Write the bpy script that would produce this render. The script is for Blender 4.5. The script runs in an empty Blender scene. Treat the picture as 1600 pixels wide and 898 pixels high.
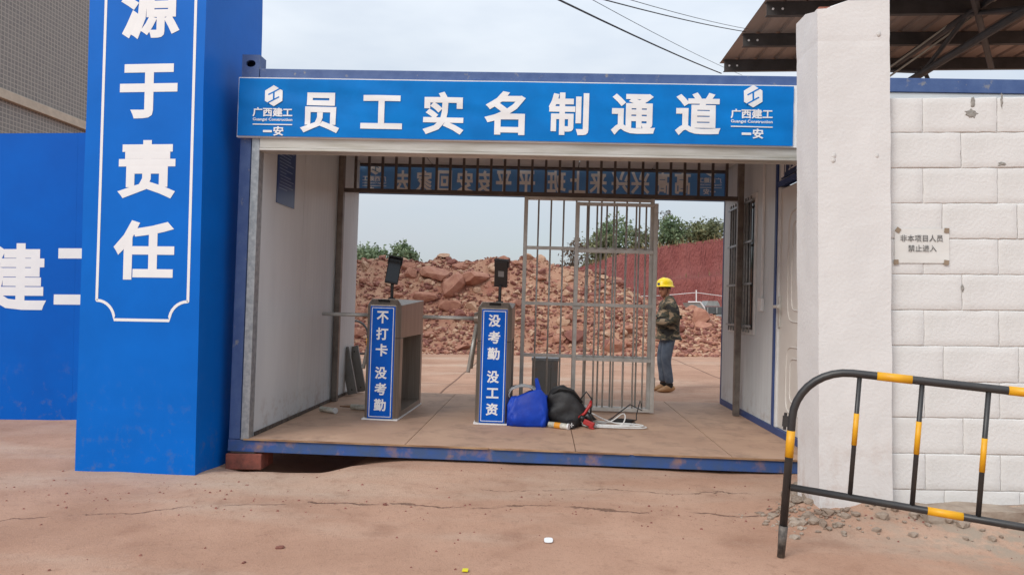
import bpy, bmesh, math, random
import numpy as np
from mathutils import Vector, Matrix, noise as mnoise
random.seed(7); rng = np.random.default_rng(7)
SC = bpy.context.scene
COL = SC.collection
rad = math.radians

# ------------------------------------------------------------------ camera
F, CX, CY = 1109.0, 800.0, 449.0            # focal length and centre in photo pixels (1600 x 898)
CAM = Vector((2.296, -5.084, 1.175))
YAW, PITCH, ROLL = rad(-2.64), rad(1.40), rad(-0.40)
fwd = Vector((math.sin(YAW)*math.cos(PITCH), math.cos(YAW)*math.cos(PITCH), math.sin(PITCH)))
r0 = Vector((math.cos(YAW), -math.sin(YAW), 0)); u0 = r0.cross(fwd)
RIGHT = r0*math.cos(ROLL) - u0*math.sin(ROLL); UP = r0*math.sin(ROLL) + u0*math.cos(ROLL)
cd = bpy.data.cameras.new('camera'); cam = bpy.data.objects.new('camera', cd); COL.objects.link(cam)
cd.sensor_width = 36.0; cd.lens = F/1600*36; cd.clip_start = 0.05; cd.clip_end = 2000
m = Matrix.Identity(4)
for i in range(3):
    m[i][0], m[i][1], m[i][2], m[i][3] = RIGHT[i], UP[i], -fwd[i], CAM[i]
cam.matrix_world = m
SC.camera = cam

# ------------------------------------------------------------------ sky, sun, exposure
SUN_EL, SUN_AZ = rad(40), rad(222)           # behind the camera, to the left
w = bpy.data.worlds.new('World'); SC.world = w; w.use_nodes = True
nt = w.node_tree; nt.nodes.clear()
out = nt.nodes.new('ShaderNodeOutputWorld'); bg = nt.nodes.new('ShaderNodeBackground')
sky = nt.nodes.new('ShaderNodeTexSky'); sky.sky_type = 'NISHITA'; sky.sun_disc = False
sky.sun_elevation = SUN_EL; sky.sun_rotation = SUN_AZ; sky.air_density = 1.0; sky.dust_density = 2.0
tc = nt.nodes.new('ShaderNodeTexCoord'); mp = nt.nodes.new('ShaderNodeMapping'); mp.inputs['Scale'].default_value = (1.0, 1.0, 3.2)
nz = nt.nodes.new('ShaderNodeTexNoise'); nz.inputs['Scale'].default_value = 2.3; nz.inputs['Detail'].default_value = 5; nz.inputs['Roughness'].default_value = 0.5
rp = nt.nodes.new('ShaderNodeValToRGB'); rp.color_ramp.elements[0].position = 0.30; rp.color_ramp.elements[0].color = (0.55, 0.55, 0.55, 1)
rp.color_ramp.elements[1].position = 0.62; rp.color_ramp.elements[1].color = (0.97, 0.97, 0.97, 1)
mix = nt.nodes.new('ShaderNodeMix'); mix.data_type = 'RGBA'
sep = nt.nodes.new('ShaderNodeSeparateXYZ')
el = nt.nodes.new('ShaderNodeMapRange'); el.inputs['From Min'].default_value = 0.0; el.inputs['From Max'].default_value = 1.0
el.inputs['To Min'].default_value = 3.6; el.inputs['To Max'].default_value = 11.0     # overcast: the zenith is brighter
cc = nt.nodes.new('ShaderNodeCombineColor')
m1 = nt.nodes.new('ShaderNodeMath'); m1.operation = 'MULTIPLY'; m1.inputs[1].default_value = 0.93
m2 = nt.nodes.new('ShaderNodeMath'); m2.operation = 'MULTIPLY'; m2.inputs[1].default_value = 1.08
L = nt.links.new
L(tc.outputs['Generated'], mp.inputs['Vector']); L(mp.outputs['Vector'], nz.inputs['Vector']); L(nz.outputs['Fac'], rp.inputs['Fac'])
L(tc.outputs['Generated'], sep.inputs[0]); L(sep.outputs['Z'], el.inputs['Value'])
L(el.outputs[0], m1.inputs[0]); L(el.outputs[0], m2.inputs[0])
L(m1.outputs[0], cc.inputs[0]); L(el.outputs[0], cc.inputs[1]); L(m2.outputs[0], cc.inputs[2])
L(rp.outputs['Color'], mix.inputs['Factor']); L(sky.outputs[0], mix.inputs['A']); L(cc.outputs[0], mix.inputs['B'])
L(mix.outputs['Result'], bg.inputs['Color']); bg.inputs['Strength'].default_value = 0.10; L(bg.outputs[0], out.inputs[0])
sd = bpy.data.lights.new('sun', 'SUN'); sd.energy = 1.2; sd.angle = rad(25); sd.color = (1.0, 0.96, 0.9)
so = bpy.data.objects.new('sun', sd); COL.objects.link(so); so.location = (0, -5, 30)
so.rotation_euler = Vector((-math.sin(SUN_AZ)*math.cos(SUN_EL), -math.cos(SUN_AZ)*math.cos(SUN_EL), -math.sin(SUN_EL))).to_track_quat('-Z', 'Y').to_euler()
SC.view_settings.view_transform = 'Standard'; SC.view_settings.look = 'None'
SC.view_settings.exposure = 0.62; SC.view_settings.gamma = 1.0; SC.view_settings.use_curve_mapping = False

# ------------------------------------------------------------------ pixel helpers (a pixel gives a direction; the surface gives the distance)
TC = Matrix.Translation((0, 0, 0.10)) @ Matrix.Rotation(rad(1.3), 4, 'Y')     # the container stands a little out of level
TCI = TC.inverted()
def ray(px, py): return (fwd + RIGHT*((px-CX)/F) - UP*((py-CY)/F))
def Wp(px, py, axis, val):                    # world point where the pixel's ray meets the plane axis = val
    d = ray(px, py); t = (val - CAM[axis])/d[axis]; return CAM + d*t
def Cp(px, py, axis, val):                    # the same in the container's own frame
    o = TCI @ CAM; d = TCI.to_3x3() @ ray(px, py); t = (val - o[axis])/d[axis]; return o + d*t

# ------------------------------------------------------------------ materials
def s2l(r, g, b, k=1.0):
    f = lambda c: (c/12.92 if c <= 0.04045 else ((c+0.055)/1.055)**2.4)
    return tuple(min(0.92, f(v/255)*k) for v in (r, g, b))
def mat(name, col, rough=0.6, metal=0.0, col2=None, scale=6.0, amt=1.0, bump=0.0, bscale=40.0, stretch=None, spec=0.5, dirt=None, dscale=2.0, dlo=0.55, dhi=0.75, dtop=None, trans=0.0, bdist=.01):
    M = bpy.data.materials.new(name); M.use_nodes = True; n = M.node_tree.nodes; l = M.node_tree.links.new
    b = n['Principled BSDF']; b.inputs['Roughness'].default_value = rough; b.inputs['Metallic'].default_value = metal
    b.inputs['Specular IOR Level'].default_value = spec
    t = n.new('ShaderNodeTexCoord'); vec = t.outputs['Object']
    if stretch:
        mpn = n.new('ShaderNodeMapping'); mpn.inputs['Scale'].default_value = stretch; l(vec, mpn.inputs['Vector']); svec = mpn.outputs['Vector']
    else: svec = vec
    if col2 is None: col2 = tuple(c*0.82 for c in col)
    no = n.new('ShaderNodeTexNoise'); no.inputs['Scale'].default_value = scale; no.inputs['Detail'].default_value = 6; no.inputs['Roughness'].default_value = 0.6
    l(svec, no.inputs['Vector'])
    r = n.new('ShaderNodeValToRGB'); r.color_ramp.elements[0].position = 0.36; r.color_ramp.elements[1].position = 0.66
    r.color_ramp.elements[0].color = (*col2, 1); r.color_ramp.elements[1].color = (*col, 1); l(no.outputs['Fac'], r.inputs['Fac'])
    cur = r.outputs['Color']
    if dirt is not None:
        d = n.new('ShaderNodeTexNoise'); d.inputs['Scale'].default_value = dscale; d.inputs['Detail'].default_value = 8; d.inputs['Roughness'].default_value = 0.65; l(vec, d.inputs['Vector'])
        fac = n.new('ShaderNodeMapRange'); fac.inputs['From Min'].default_value = dlo; fac.inputs['From Max'].default_value = dhi; l(d.outputs['Fac'], fac.inputs['Value'])
        f = fac.outputs[0]
        if dtop is not None:                   # splashes thin out with height
            sp = n.new('ShaderNodeSeparateXYZ'); l(vec, sp.inputs[0])
            h = n.new('ShaderNodeMapRange'); h.inputs['From Min'].default_value = dtop; h.inputs['From Max'].default_value = 0.0; h.inputs['To Min'].default_value = 0.0; l(sp.outputs['Z'], h.inputs['Value'])
            ml = n.new('ShaderNodeMath'); ml.operation = 'MULTIPLY'; l(f, ml.inputs[0]); l(h.outputs[0], ml.inputs[1]); f = ml.outputs[0]
        mx = n.new('ShaderNodeMix'); mx.data_type = 'RGBA'; l(f, mx.inputs['Factor']); l(cur, mx.inputs['A']); mx.inputs['B'].default_value = (*dirt, 1); cur = mx.outputs['Result']
    l(cur, b.inputs['Base Color'])
    if bump:
        bn = n.new('ShaderNodeTexNoise'); bn.inputs['Scale'].default_value = bscale; bn.inputs['Detail'].default_value = 6; l(svec, bn.inputs['Vector'])
        bu = n.new('ShaderNodeBump'); bu.inputs['Strength'].default_value = bump; bu.inputs['Distance'].default_value = bdist; l(bn.outputs['Fac'], bu.inputs['Height']); l(bu.outputs[0], b.inputs['Normal'])
    if trans:
        tr = n.new('ShaderNodeBsdfTranslucent'); l(cur, tr.inputs['Color']); ms = n.new('ShaderNodeMixShader'); ms.inputs[0].default_value = trans
        l(b.outputs[0], ms.inputs[1]); l(tr.outputs[0], ms.inputs[2]); l(ms.outputs[0], n['Material Output'].inputs['Surface'])
    return M
DUST = s2l(168, 128, 106, .8)
M = {}
M['blue_vinyl'] = mat('blue_vinyl', s2l(0, 102, 196, 1.05), .45, col2=s2l(0, 97, 188, 1.0), spec=.14, scale=1.5, bump=.30, bscale=3.2, dirt=s2l(88, 106, 146), dscale=12, dlo=.54, dhi=.86, dtop=.8)
M['blue_hoard'] = mat('blue_hoarding', s2l(0, 94, 190), .45, spec=.12, col2=s2l(4, 86, 178), scale=1.2, dirt=s2l(110, 112, 130), dscale=7, dlo=.55, dhi=.85, dtop=.7)
M['banner'] = mat('banner_fabric', s2l(4, 120, 200, 1.05), .55, spec=.12, col2=s2l(8, 110, 186, 1.0), scale=3, bump=.05, bscale=300)
M['banner_back'] = mat('backlit_banner', s2l(128, 164, 194, .92), .6, col2=s2l(120, 156, 186, .92), trans=.6)
M['print_white'] = mat('white_print', (.80, .80, .80), .5, col2=(.76, .76, .77))
M['print_back'] = mat('show_through_print', (.92, .86, .80), .7)
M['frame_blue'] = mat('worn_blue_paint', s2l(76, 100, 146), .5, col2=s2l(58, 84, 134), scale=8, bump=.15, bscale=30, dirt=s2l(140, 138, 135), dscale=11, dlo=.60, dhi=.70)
M['beam_blue'] = mat('dusty_blue_paint', s2l(46, 84, 150), .55, col2=s2l(60, 84, 124), scale=10, bump=.15, bscale=30, dirt=DUST, dscale=7, dlo=.52, dhi=.75)
M['trim_blue'] = mat('blue_trim', s2l(52, 76, 130), .5)
M['galv'] = mat('galvanised_steel', s2l(172, 176, 178), .45, .55, col2=s2l(140, 146, 150), scale=30, bump=.05, bscale=60)
M['lintel'] = mat('dusty_galvanised_channel', s2l(196, 194, 188), .45, .3, col2=s2l(172, 168, 158), scale=9, stretch=(.3, 1, 3))
M['panel'] = mat('grey_white_sandwich_panel', s2l(210, 216, 219), .42, col2=s2l(197, 203, 207), scale=2.5, stretch=(1, 1, .25), dirt=s2l(140, 112, 92), dscale=10, dlo=.50, dhi=.72, dtop=.42)
M['ceiling'] = mat('ceiling_panel', s2l(190, 188, 186), .5)
M['dark_and_backlit_steel'] = mat('brown_and_backlit_steel', s2l(74, 66, 64), .5, .2, col2=s2l(90, 80, 74), scale=14)  # upper grille's backlit darkness is painted into this colour; other parts share it
M['steel_bar'] = mat('dull_stainless_tube', s2l(212, 212, 208), .34, .3, col2=s2l(188, 186, 180), scale=9)
M['inox'] = mat('brushed_stainless', s2l(168, 158, 148), .4, .7, col2=s2l(146, 136, 128), scale=60, stretch=(1, 1, .03))
M['post_steel'] = mat('grey_steel_post', s2l(132, 124, 116), .45, .3, col2=s2l(104, 94, 88), scale=10)
M['inox_in'] = mat('cabinet_lining', s2l(214, 212, 208), .5, 0)
M['black_pl'] = mat('black_plastic', (.018, .018, .02), .4)
M['screen'] = mat('dark_glass_screen', (.008, .008, .01), .08)
M['grey_label'] = mat('grey_sticker', s2l(140, 140, 140), .5)
M['floor'] = mat('dusty_floor_board', s2l(204, 168, 142, .86), .75, col2=s2l(190, 154, 130, .84), scale=2.2, bump=.08, bscale=25, dirt=s2l(160, 130, 112, .7), dscale=5, dlo=.5, dhi=.8)
M['wood_edge'] = mat('plywood_edge', s2l(196, 160, 122, .8), .8, col2=s2l(120, 88, 66), scale=12, stretch=(.3, 1, 1))
M['white_paint'] = mat('white_masonry_paint', (.71, .695, .68), .7, col2=(.66, .645, .63), scale=3, bump=.22, bscale=55, dirt=s2l(190, 160, 140, .85), dscale=7, dlo=.48, dhi=.75, dtop=.55)
M['white_block'] = mat('white_block_paint', (.70, .69, .675), .75, col2=(.64, .63, .61), scale=4, bump=.28, bscale=70)
M['mortar'] = mat('painted_mortar', (.68, .67, .65), .85, col2=(.52, .50, .48), scale=6, bump=.7, bscale=60)
M['brick_raw'] = mat('bare_brick', s2l(150, 92, 74), .85, bump=.5)
M['black_paint'] = mat('black_tube_paint', (.022, .022, .024), .4, col2=(.035, .033, .032), scale=15)
M['yellow_paint'] = mat('yellow_tube_paint', s2l(232, 172, 22), .45, col2=s2l(214, 152, 20), scale=12)
M['worn_foot'] = mat('scuffed_bare_steel', s2l(120, 112, 104), .6, .4, col2=s2l(60, 56, 54), scale=25)
M['white_pvc'] = mat('white_pvc', (.78, .78, .78), .4)
M['glass'] = mat('dim_window_glass', (.03, .035, .04), .06)
M['door'] = mat('cream_pressed_door', s2l(214, 210, 204), .4, col2=s2l(204, 198, 192), scale=2)
M['sign_blue'] = mat('sign_blue', s2l(0, 90, 190, 1.05), .45, spec=.15, col2=s2l(0, 80, 176))
M['poster_blue'] = mat('poster_blue', s2l(34, 66, 120), .3)
M['poster_text'] = mat('poster_text', s2l(140, 160, 190), .4)
M['navy'] = mat('navy_sign', s2l(24, 52, 100), .4)
M['paper'] = mat('notice_paper', (.70, .69, .66), .75, col2=(.66, .65, .62))
M['ink'] = mat('ink', (.12, .12, .12), .7)
M['tape'] = mat('brown_tape', s2l(150, 132, 112), .6)
M['brick_red'] = mat('dusty_red_brick', s2l(150, 84, 70), .85, col2=s2l(110, 66, 56), scale=14, bump=.4)
M['tote'] = mat('blue_woven_plastic', s2l(16, 66, 180), .5, col2=s2l(12, 52, 156), scale=6, bump=.5, bscale=16, spec=.3)
M['bag'] = mat('black_nylon', (.016, .016, .018), .65, col2=(.03, .03, .032), scale=8, bump=.3, bscale=50)
M['red_pl'] = mat('red_plastic', s2l(176, 40, 40), .4)
M['cable_grey'] = mat('grey_cable', s2l(160, 162, 164), .45)
M['cable_white'] = mat('white_cable', (.75, .75, .74), .45)
M['tube_label'] = mat('sealant_tube', s2l(214, 212, 202), .45, col2=s2l(150, 146, 130), scale=16)
M['orange'] = mat('orange_label', s2l(224, 150, 40), .5)
M['alu'] = mat('dull_aluminium', s2l(150, 148, 144), .5, .4, dirt=DUST, dscale=6)
M['roof_sheet'] = mat('rusty_roof_underside', s2l(160, 138, 126), .6, col2=s2l(140, 118, 106), scale=3, stretch=(2, .3, 1))
M['purlin'] = mat('dark_purlin', s2l(70, 68, 68), .6, col2=s2l(56, 54, 54), scale=6)
M['rope'] = mat('pale_rope', s2l(170, 160, 145), .8)
M['wire'] = mat('black_wire', (.03, .03, .035), .6)
M['bark'] = mat('bark', s2l(110, 92, 76), .9)
M['skin'] = mat('skin', s2l(182, 126, 98), .55)
M['hair'] = mat('black_hair', (.015, .012, .01), .7)
M['helmet'] = mat('yellow_hard_hat', s2l(246, 214, 10), .35, col2=s2l(240, 206, 8))
M['jeans'] = mat('faded_denim', s2l(108, 118, 132), .85, col2=s2l(76, 88, 104), scale=7, bump=.3, bscale=25)
M['shoe'] = mat('tan_shoe', s2l(186, 142, 100), .7)
M['machine_grey'] = mat('machine_grey', s2l(150, 154, 152), .55, col2=s2l(120, 124, 124))
M['machine_dark'] = mat('machine_dark', s2l(80, 86, 88), .6)
M['bare_block'] = mat('bare_grey_block', s2l(160, 156, 150), .9, col2=s2l(128, 124, 118), scale=30, bump=.6)
M['concrete_lump'] = mat('concrete_lump', s2l(184, 168, 152, .8), .9, col2=s2l(146, 126, 110, .8), bump=.7, bscale=25)
def camo():
    X = mat('camouflage_cloth', s2l(96, 92, 76), .85, bump=.3, bscale=30); n = X.node_tree.nodes; l = X.node_tree.links.new
    t = n.new('ShaderNodeTexCoord'); no = n.new('ShaderNodeTexNoise'); no.inputs['Scale'].default_value = 11; no.inputs['Detail'].default_value = 1.5; no.inputs['Distortion'].default_value = .8
    mpn = n.new('ShaderNodeMapping'); mpn.inputs['Scale'].default_value = (.7, .7, 1.3); l(t.outputs['Object'], mpn.inputs[0]); l(mpn.outputs[0], no.inputs['Vector'])
    r = n.new('ShaderNodeValToRGB'); r.color_ramp.interpolation = 'CONSTANT'; e = r.color_ramp.elements
    e[0].position = 0; e[0].color = (*s2l(42, 40, 38), 1); e[1].position = .44; e[1].color = (*s2l(92, 84, 66), 1)
    k = e.new(.52); k.color = (*s2l(66, 66, 56), 1); k = e.new(.60); k.color = (*s2l(150, 128, 104), 1)
    l(no.outputs['Fac'], r.inputs[0]); l(r.outputs[0], n['Principled BSDF'].inputs['Base Color']); return X
M['camo'] = camo()
def leafmat(name, a, b):
    X = mat(name, a, .6, col2=b, scale=.9, trans=.25); return X
M['leaf_a'] = leafmat('leaf_green', s2l(140, 156, 118, .9), s2l(98, 120, 86, .9))
M['leaf_b'] = leafmat('leaf_olive', s2l(146, 148, 108, .9), s2l(102, 110, 80, .9))
M['leaf_c'] = leafmat('leaf_brownish', s2l(128, 104, 86, .8), s2l(84, 78, 60, .8))
M['grass'] = leafmat('dry_grass', s2l(178, 152, 112, .8), s2l(120, 116, 76, .8))
def earth(name, a, b, c, sc=.6, bump=.8, stretch=None, bdist=.06):
    return mat(name, a, .95, col2=b, scale=sc, bump=bump, bscale=8, stretch=stretch, dirt=c, dscale=1.7, dlo=.5, dhi=.62, spec=.2, bdist=bdist)
M['rubble'] = earth('rubble_soil', s2l(190, 150, 124, .88), s2l(170, 124, 102, .88), s2l(166, 112, 94, .88))
M['stone_a'] = mat('red_sandstone', s2l(190, 142, 120, .86), .9, col2=s2l(168, 118, 100, .86), scale=2.2, bump=.5, bscale=14, spec=.2)
M['stone_b'] = mat('tan_stone', s2l(208, 174, 148, .86), .9, col2=s2l(188, 150, 124, .86), scale=2.2, bump=.5, bscale=14, spec=.2)
M['stone_c'] = mat('dark_red_stone', s2l(158, 108, 96, .8), .9, col2=s2l(136, 90, 80, .8), scale=2.2, bump=.5, bscale=14, spec=.2)
M['cliff'] = earth('red_cut_earth', s2l(168, 104, 98, .74), s2l(150, 86, 82, .74), s2l(158, 94, 88, .74), sc=.5, bump=1.0, stretch=(1.6, 1.6, .22), bdist=.22)
def mosaic():
    X = bpy.data.materials.new('mosaic_tiles'); X.use_nodes = True; n = X.node_tree.nodes; l = X.node_tree.links.new; b = n['Principled BSDF']; b.inputs['Roughness'].default_value = .5
    t = n.new('ShaderNodeTexCoord'); mpn = n.new('ShaderNodeMapping'); mpn.inputs['Rotation'].default_value = (rad(90), 0, rad(90))
    sx = n.new('ShaderNodeSeparateXYZ'); l(t.outputs['Object'], sx.inputs[0]); cb = n.new('ShaderNodeCombineXYZ'); l(sx.outputs['Y'], cb.inputs[0]); l(sx.outputs['Z'], cb.inputs[1])
    br = n.new('ShaderNodeTexBrick'); br.offset = 0; br.inputs['Scale'].default_value = 1; br.inputs['Brick Width'].default_value = .10; br.inputs['Row Height'].default_value = .10; br.inputs['Mortar Size'].default_value = .011
    br.inputs['Color1'].default_value = (*s2l(128, 122, 116), 1); br.inputs['Color2'].default_value = (*s2l(118, 112, 108), 1); br.inputs['Mortar'].default_value = (*s2l(160, 152, 142), 1)
    l(cb.outputs[0], br.inputs['Vector']); l(br.outputs['Color'], b.inputs['Base Color']); return X
M['mosaic'] = mosaic()
M['ledge'] = mat('beige_tile_band', s2l(196, 180, 160), .6)
def ground_material():
    X = bpy.data.materials.new('dusty_concrete'); X.use_nodes = True; n = X.node_tree.nodes; l = X.node_tree.links.new; b = n['Principled BSDF']; b.inputs['Roughness'].default_value = .92; b.inputs['Specular IOR Level'].default_value = .25
    t = n.new('ShaderNodeTexCoord'); V = t.outputs['Object']
    def noise(sc, det=8, ro=.6, st=None):
        v = V
        if st: q = n.new('ShaderNodeMapping'); q.inputs['Scale'].default_value = st; l(V, q.inputs[0]); v = q.outputs[0]
        o = n.new('ShaderNodeTexNoise'); o.inputs['Scale'].default_value = sc; o.inputs['Detail'].default_value = det; o.inputs['Roughness'].default_value = ro; l(v, o.inputs['Vector']); return o.outputs['Fac']
    def ramp(f, p0, c0, p1, c1):
        r = n.new('ShaderNodeValToRGB'); r.color_ramp.elements[0].position = p0; r.color_ramp.elements[0].color = (*c0, 1); r.color_ramp.elements[1].position = p1; r.color_ramp.elements[1].color = (*c1, 1); l(f, r.inputs[0]); return r.outputs[0]
    def mixc(f, a, bb):
        x = n.new('ShaderNodeMix'); x.data_type = 'RGBA'; l(f, x.inputs['Factor']); l(a, x.inputs['A'])
        if isinstance(bb, tuple): x.inputs['B'].default_value = (*bb, 1)
        else: l(bb, x.inputs['B'])
        return x.outputs['Result']
    def mrange(f, a, bb, c=0, d=1):
        x = n.new('ShaderNodeMapRange'); x.inputs['From Min'].default_value = a; x.inputs['From Max'].default_value = bb; x.inputs['To Min'].default_value = c; x.inputs['To Max'].default_value = d; l(f, x.inputs['Value']); return x.outputs[0]
    def math_(op, a, bb=None):
        x = n.new('ShaderNodeMath'); x.operation = op
        for i, v in enumerate((a, bb)):
            if v is None: continue
            if isinstance(v, (int, float)): x.inputs[i].default_value = v
            else: l(v, x.inputs[i])
        return x.outputs[0]
    c = ramp(noise(.9), .34, s2l(176, 136, 113, .86), .66, s2l(200, 160, 136, .88))
    c = mixc(mrange(noise(.55, st=(.5, 1.6, 1)), .50, .68, 0, .85), c, s2l(204, 180, 160, .88))      # paler worn bands along the road
    c = mixc(mrange(noise(2.6), .56, .74, 0, .6), c, s2l(156, 112, 90, .78))                            # damp red soil patches
    c = mixc(mrange(noise(45, 4), .55, .8, 0, .35), c, s2l(120, 84, 68, .7))
    c = mixc(mrange(noise(170, 3), .56, .72, 0, .45), c, s2l(206, 176, 154, .8)); c = mixc(mrange(noise(260, 3), .58, .70, 0, .55), c, s2l(112, 80, 66, .7))
    c = mixc(mrange(noise(11, 8, .75), .55, .70, 0, .45), c, s2l(150, 112, 92, .7))
    s = n.new('ShaderNodeSeparateXYZ'); l(V, s.inputs[0])
    cem = math_('MULTIPLY', math_('MULTIPLY', mrange(s.outputs['X'], 3.7, 4.5), mrange(math_('ABSOLUTE', math_('ADD', s.outputs['Y'], 1.15)), .65, .25)), mrange(noise(5.5, 9, .7, st=(1, 1.6, 1)), .44, .56))
    c = mixc(cem, c, s2l(186, 168, 150, .72))                                                      # spilt cement along the wall foot
    wob = math_('MULTIPLY', math_('SUBTRACT', noise(1.4, 6, .7), .5), .42)
    def crack(y0, slope, wid, x0, x1):
        e = math_('ABSOLUTE', math_('SUBTRACT', math_('ADD', s.outputs['Y'], wob), math_('ADD', math_('MULTIPLY', s.outputs['X'], slope), y0)))
        k = mrange(e, wid, wid*.3); k = math_('MULTIPLY', k, mrange(noise(3.5), .42, .52))
        return math_('MULTIPLY', math_('MULTIPLY', k, math_('GREATER_THAN', s.outputs['X'], x0)), math_('LESS_THAN', s.outputs['X'], x1))
    ck = crack(-.86, -.035, .02, .9, 4.1)
    ck = math_('MAXIMUM', ck, crack(-.60, .02, .006, 1.9, 3.6)); ck = math_('MAXIMUM', ck, crack(-1.2, .30, .012, -2.2, .8))
    def joint(axis, v, wid): return mrange(math_('ABSOLUTE', math_('SUBTRACT', s.outputs[axis], v)), wid, wid*.4)
    yard = math_('GREATER_THAN', s.outputs['Y'], 3.0)
    for v in (5.6, 9.4): ck = math_('MAXIMUM', ck, math_('MULTIPLY', joint('Y', v, .02), yard))
    for v in (-3.2, 0.9, 5.2, 9.6): ck = math_('MAXIMUM', ck, math_('MULTIPLY', joint('X', v, .02), yard))
    c = mixc(math_('MULTIPLY', ck, .65), c, s2l(92, 64, 52, .7))
    l(c, b.inputs['Base Color'])
    h = math_('SUBTRACT', math_('ADD', math_('MULTIPLY', noise(6), .6), math_('MULTIPLY', noise(90, 6, .7), .4)), math_('MULTIPLY', ck, .8))
    bu = n.new('ShaderNodeBump'); bu.inputs['Strength'].default_value = .7; bu.inputs['Distance'].default_value = .02; l(h, bu.inputs['Height']); l(bu.outputs[0], b.inputs['Normal'])
    return X
M['ground'] = ground_material()

# ------------------------------------------------------------------ mesh helpers
def tag(o, label, cat, group=None, kind=None):
    if label: o['label'] = label
    if cat: o['category'] = cat
    if group: o['group'] = group
    if kind: o['kind'] = kind
    return o
def empty(name, mw, label, cat, group=None):
    o = bpy.data.objects.new(name, None); COL.objects.link(o); o.empty_display_size = .1; o.matrix_world = mw
    return tag(o, label, cat, group)
def link(name, me, m_, parent=None, mw=None, smooth=False):
    o = bpy.data.objects.new(name, me); COL.objects.link(o)
    if m_ is not None and not me.materials: me.materials.append(M[m_] if isinstance(m_, str) else m_)
    if parent: o.parent = parent
    if mw is not None:
        if parent: o.matrix_local = mw
        else: o.matrix_world = mw
    if smooth: me.polygons.foreach_set('use_smooth', [True]*len(me.polygons))
    return o
class MB:
    def __init__(s): s.v = []; s.f = []
    def add(s, vs, fs):
        k = len(s.v); s.v += [tuple(v) for v in vs]; s.f += [tuple(i+k for i in f) for f in fs]; return s
    def box(s, x0, x1, y0, y1, z0, z1, mt=None):
        vs = [Vector((x, y, z)) for x in (x0, x1) for y in (y0, y1) for z in (z0, z1)]
        if mt: vs = [mt @ v for v in vs]
        return s.add(vs, [(0, 1, 3, 2), (4, 6, 7, 5), (0, 4, 5, 1), (2, 3, 7, 6), (0, 2, 6, 4), (1, 5, 7, 3)])
    def tube(s, pts, r, n=8, cap=True):
        pts = [Vector(p) for p in pts]; N = len(pts); rr = r if isinstance(r, (list, tuple)) else [r]*N
        vs = []; ref = None
        for i, p in enumerate(pts):
            d = (pts[min(i+1, N-1)] - pts[max(i-1, 0)]).normalized()
            if ref is None: ref = Vector((0, 0, 1)) if abs(d.z) < .9 else Vector((1, 0, 0))
            a = d.cross(ref); a = a.normalized() if a.length > 1e-6 else d.orthogonal().normalized(); b = a.cross(d); ref = b
            vs += [p + (a*math.cos(2*math.pi*k/n) + b*math.sin(2*math.pi*k/n))*rr[i] for k in range(n)]
        fs = [(i*n+k, i*n+(k+1) % n, (i+1)*n+(k+1) % n, (i+1)*n+k) for i in range(N-1) for k in range(n)]
        if cap: fs += [tuple(range(n))[::-1], tuple((N-1)*n+k for k in range(n))]
        return s.add(vs, fs)
    def prism(s, poly, z0, z1):
        n = len(poly); vs = [(x, y, z0) for x, y in poly] + [(x, y, z1) for x, y in poly]
        return s.add(vs, [tuple(range(n))[::-1], tuple(range(n, 2*n))] + [(i, (i+1) % n, n+(i+1) % n, n+i) for i in range(n)])
    def mesh(s, name):
        me = bpy.data.meshes.new(name); me.from_pydata(s.v, [], s.f); me.update()
        bm = bmesh.new(); bm.from_mesh(me); bmesh.ops.recalc_face_normals(bm, faces=bm.faces); bm.to_mesh(me); bm.free(); return me
    def build(s, name, m_, parent=None, mw=None, smooth=False, bevel=0):
        o = link(name, s.mesh(name), m_, parent, mw, smooth)
        if bevel:
            b = o.modifiers.new('bevel', 'BEVEL'); b.width = bevel; b.segments = 2; b.limit_method = 'ANGLE'
        return o
def box(name, m_, parent, x0, x1, y0, y1, z0, z1, bevel=0, mt=None): return MB().box(x0, x1, y0, y1, z0, z1, mt).build(name, m_, parent, bevel=bevel)
# lettering: glyphs from Blender's built-in font, thickened to a bold weight
_fc = bpy.data.curves.new('lettering', 'FONT'); _fo = bpy.data.objects.new('lettering', _fc); COL.objects.link(_fo)
_fc.resolution_u = 2; _fc.bevel_resolution = 0
_cache = {}
def glyphs(text, bold):
    if (text, bold) in _cache: return _cache[(text, bold)]
    _fc.body = text; _fc.bevel_depth = bold; _fc.extrude = 0
    dg = bpy.context.evaluated_depsgraph_get(); dg.update()
    me = bpy.data.meshes.new_from_object(_fo.evaluated_get(dg))
    v = np.array([p.co[:] for p in me.vertices]); fs = [tuple(p.vertices) for p in me.polygons]
    lo, hi = v.min(0), v.max(0); v = (v - lo)/np.maximum(hi - lo, 1e-6); bpy.data.meshes.remove(me)
    _cache[(text, bold)] = (v, fs); return v, fs
def letter(name, text, parent, p00, pu, pv, nrm, m_='print_white', bold=.035, mirror=False, th=.0005, off=.001):
    """text stretched over the parallelogram p00 + u*pu + v*pv (v up), raised along nrm"""
    v, fs = glyphs(text, bold); p00, pu, pv, nrm = map(Vector, (p00, pu, pv, nrm)); vs = []
    for a, b, c in v:
        if mirror: a = 1-a
        vs.append(p00 + pu*a + pv*b + nrm*(off + th*c))
    return MB().add(vs, fs).build(name, m_, parent)
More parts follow.
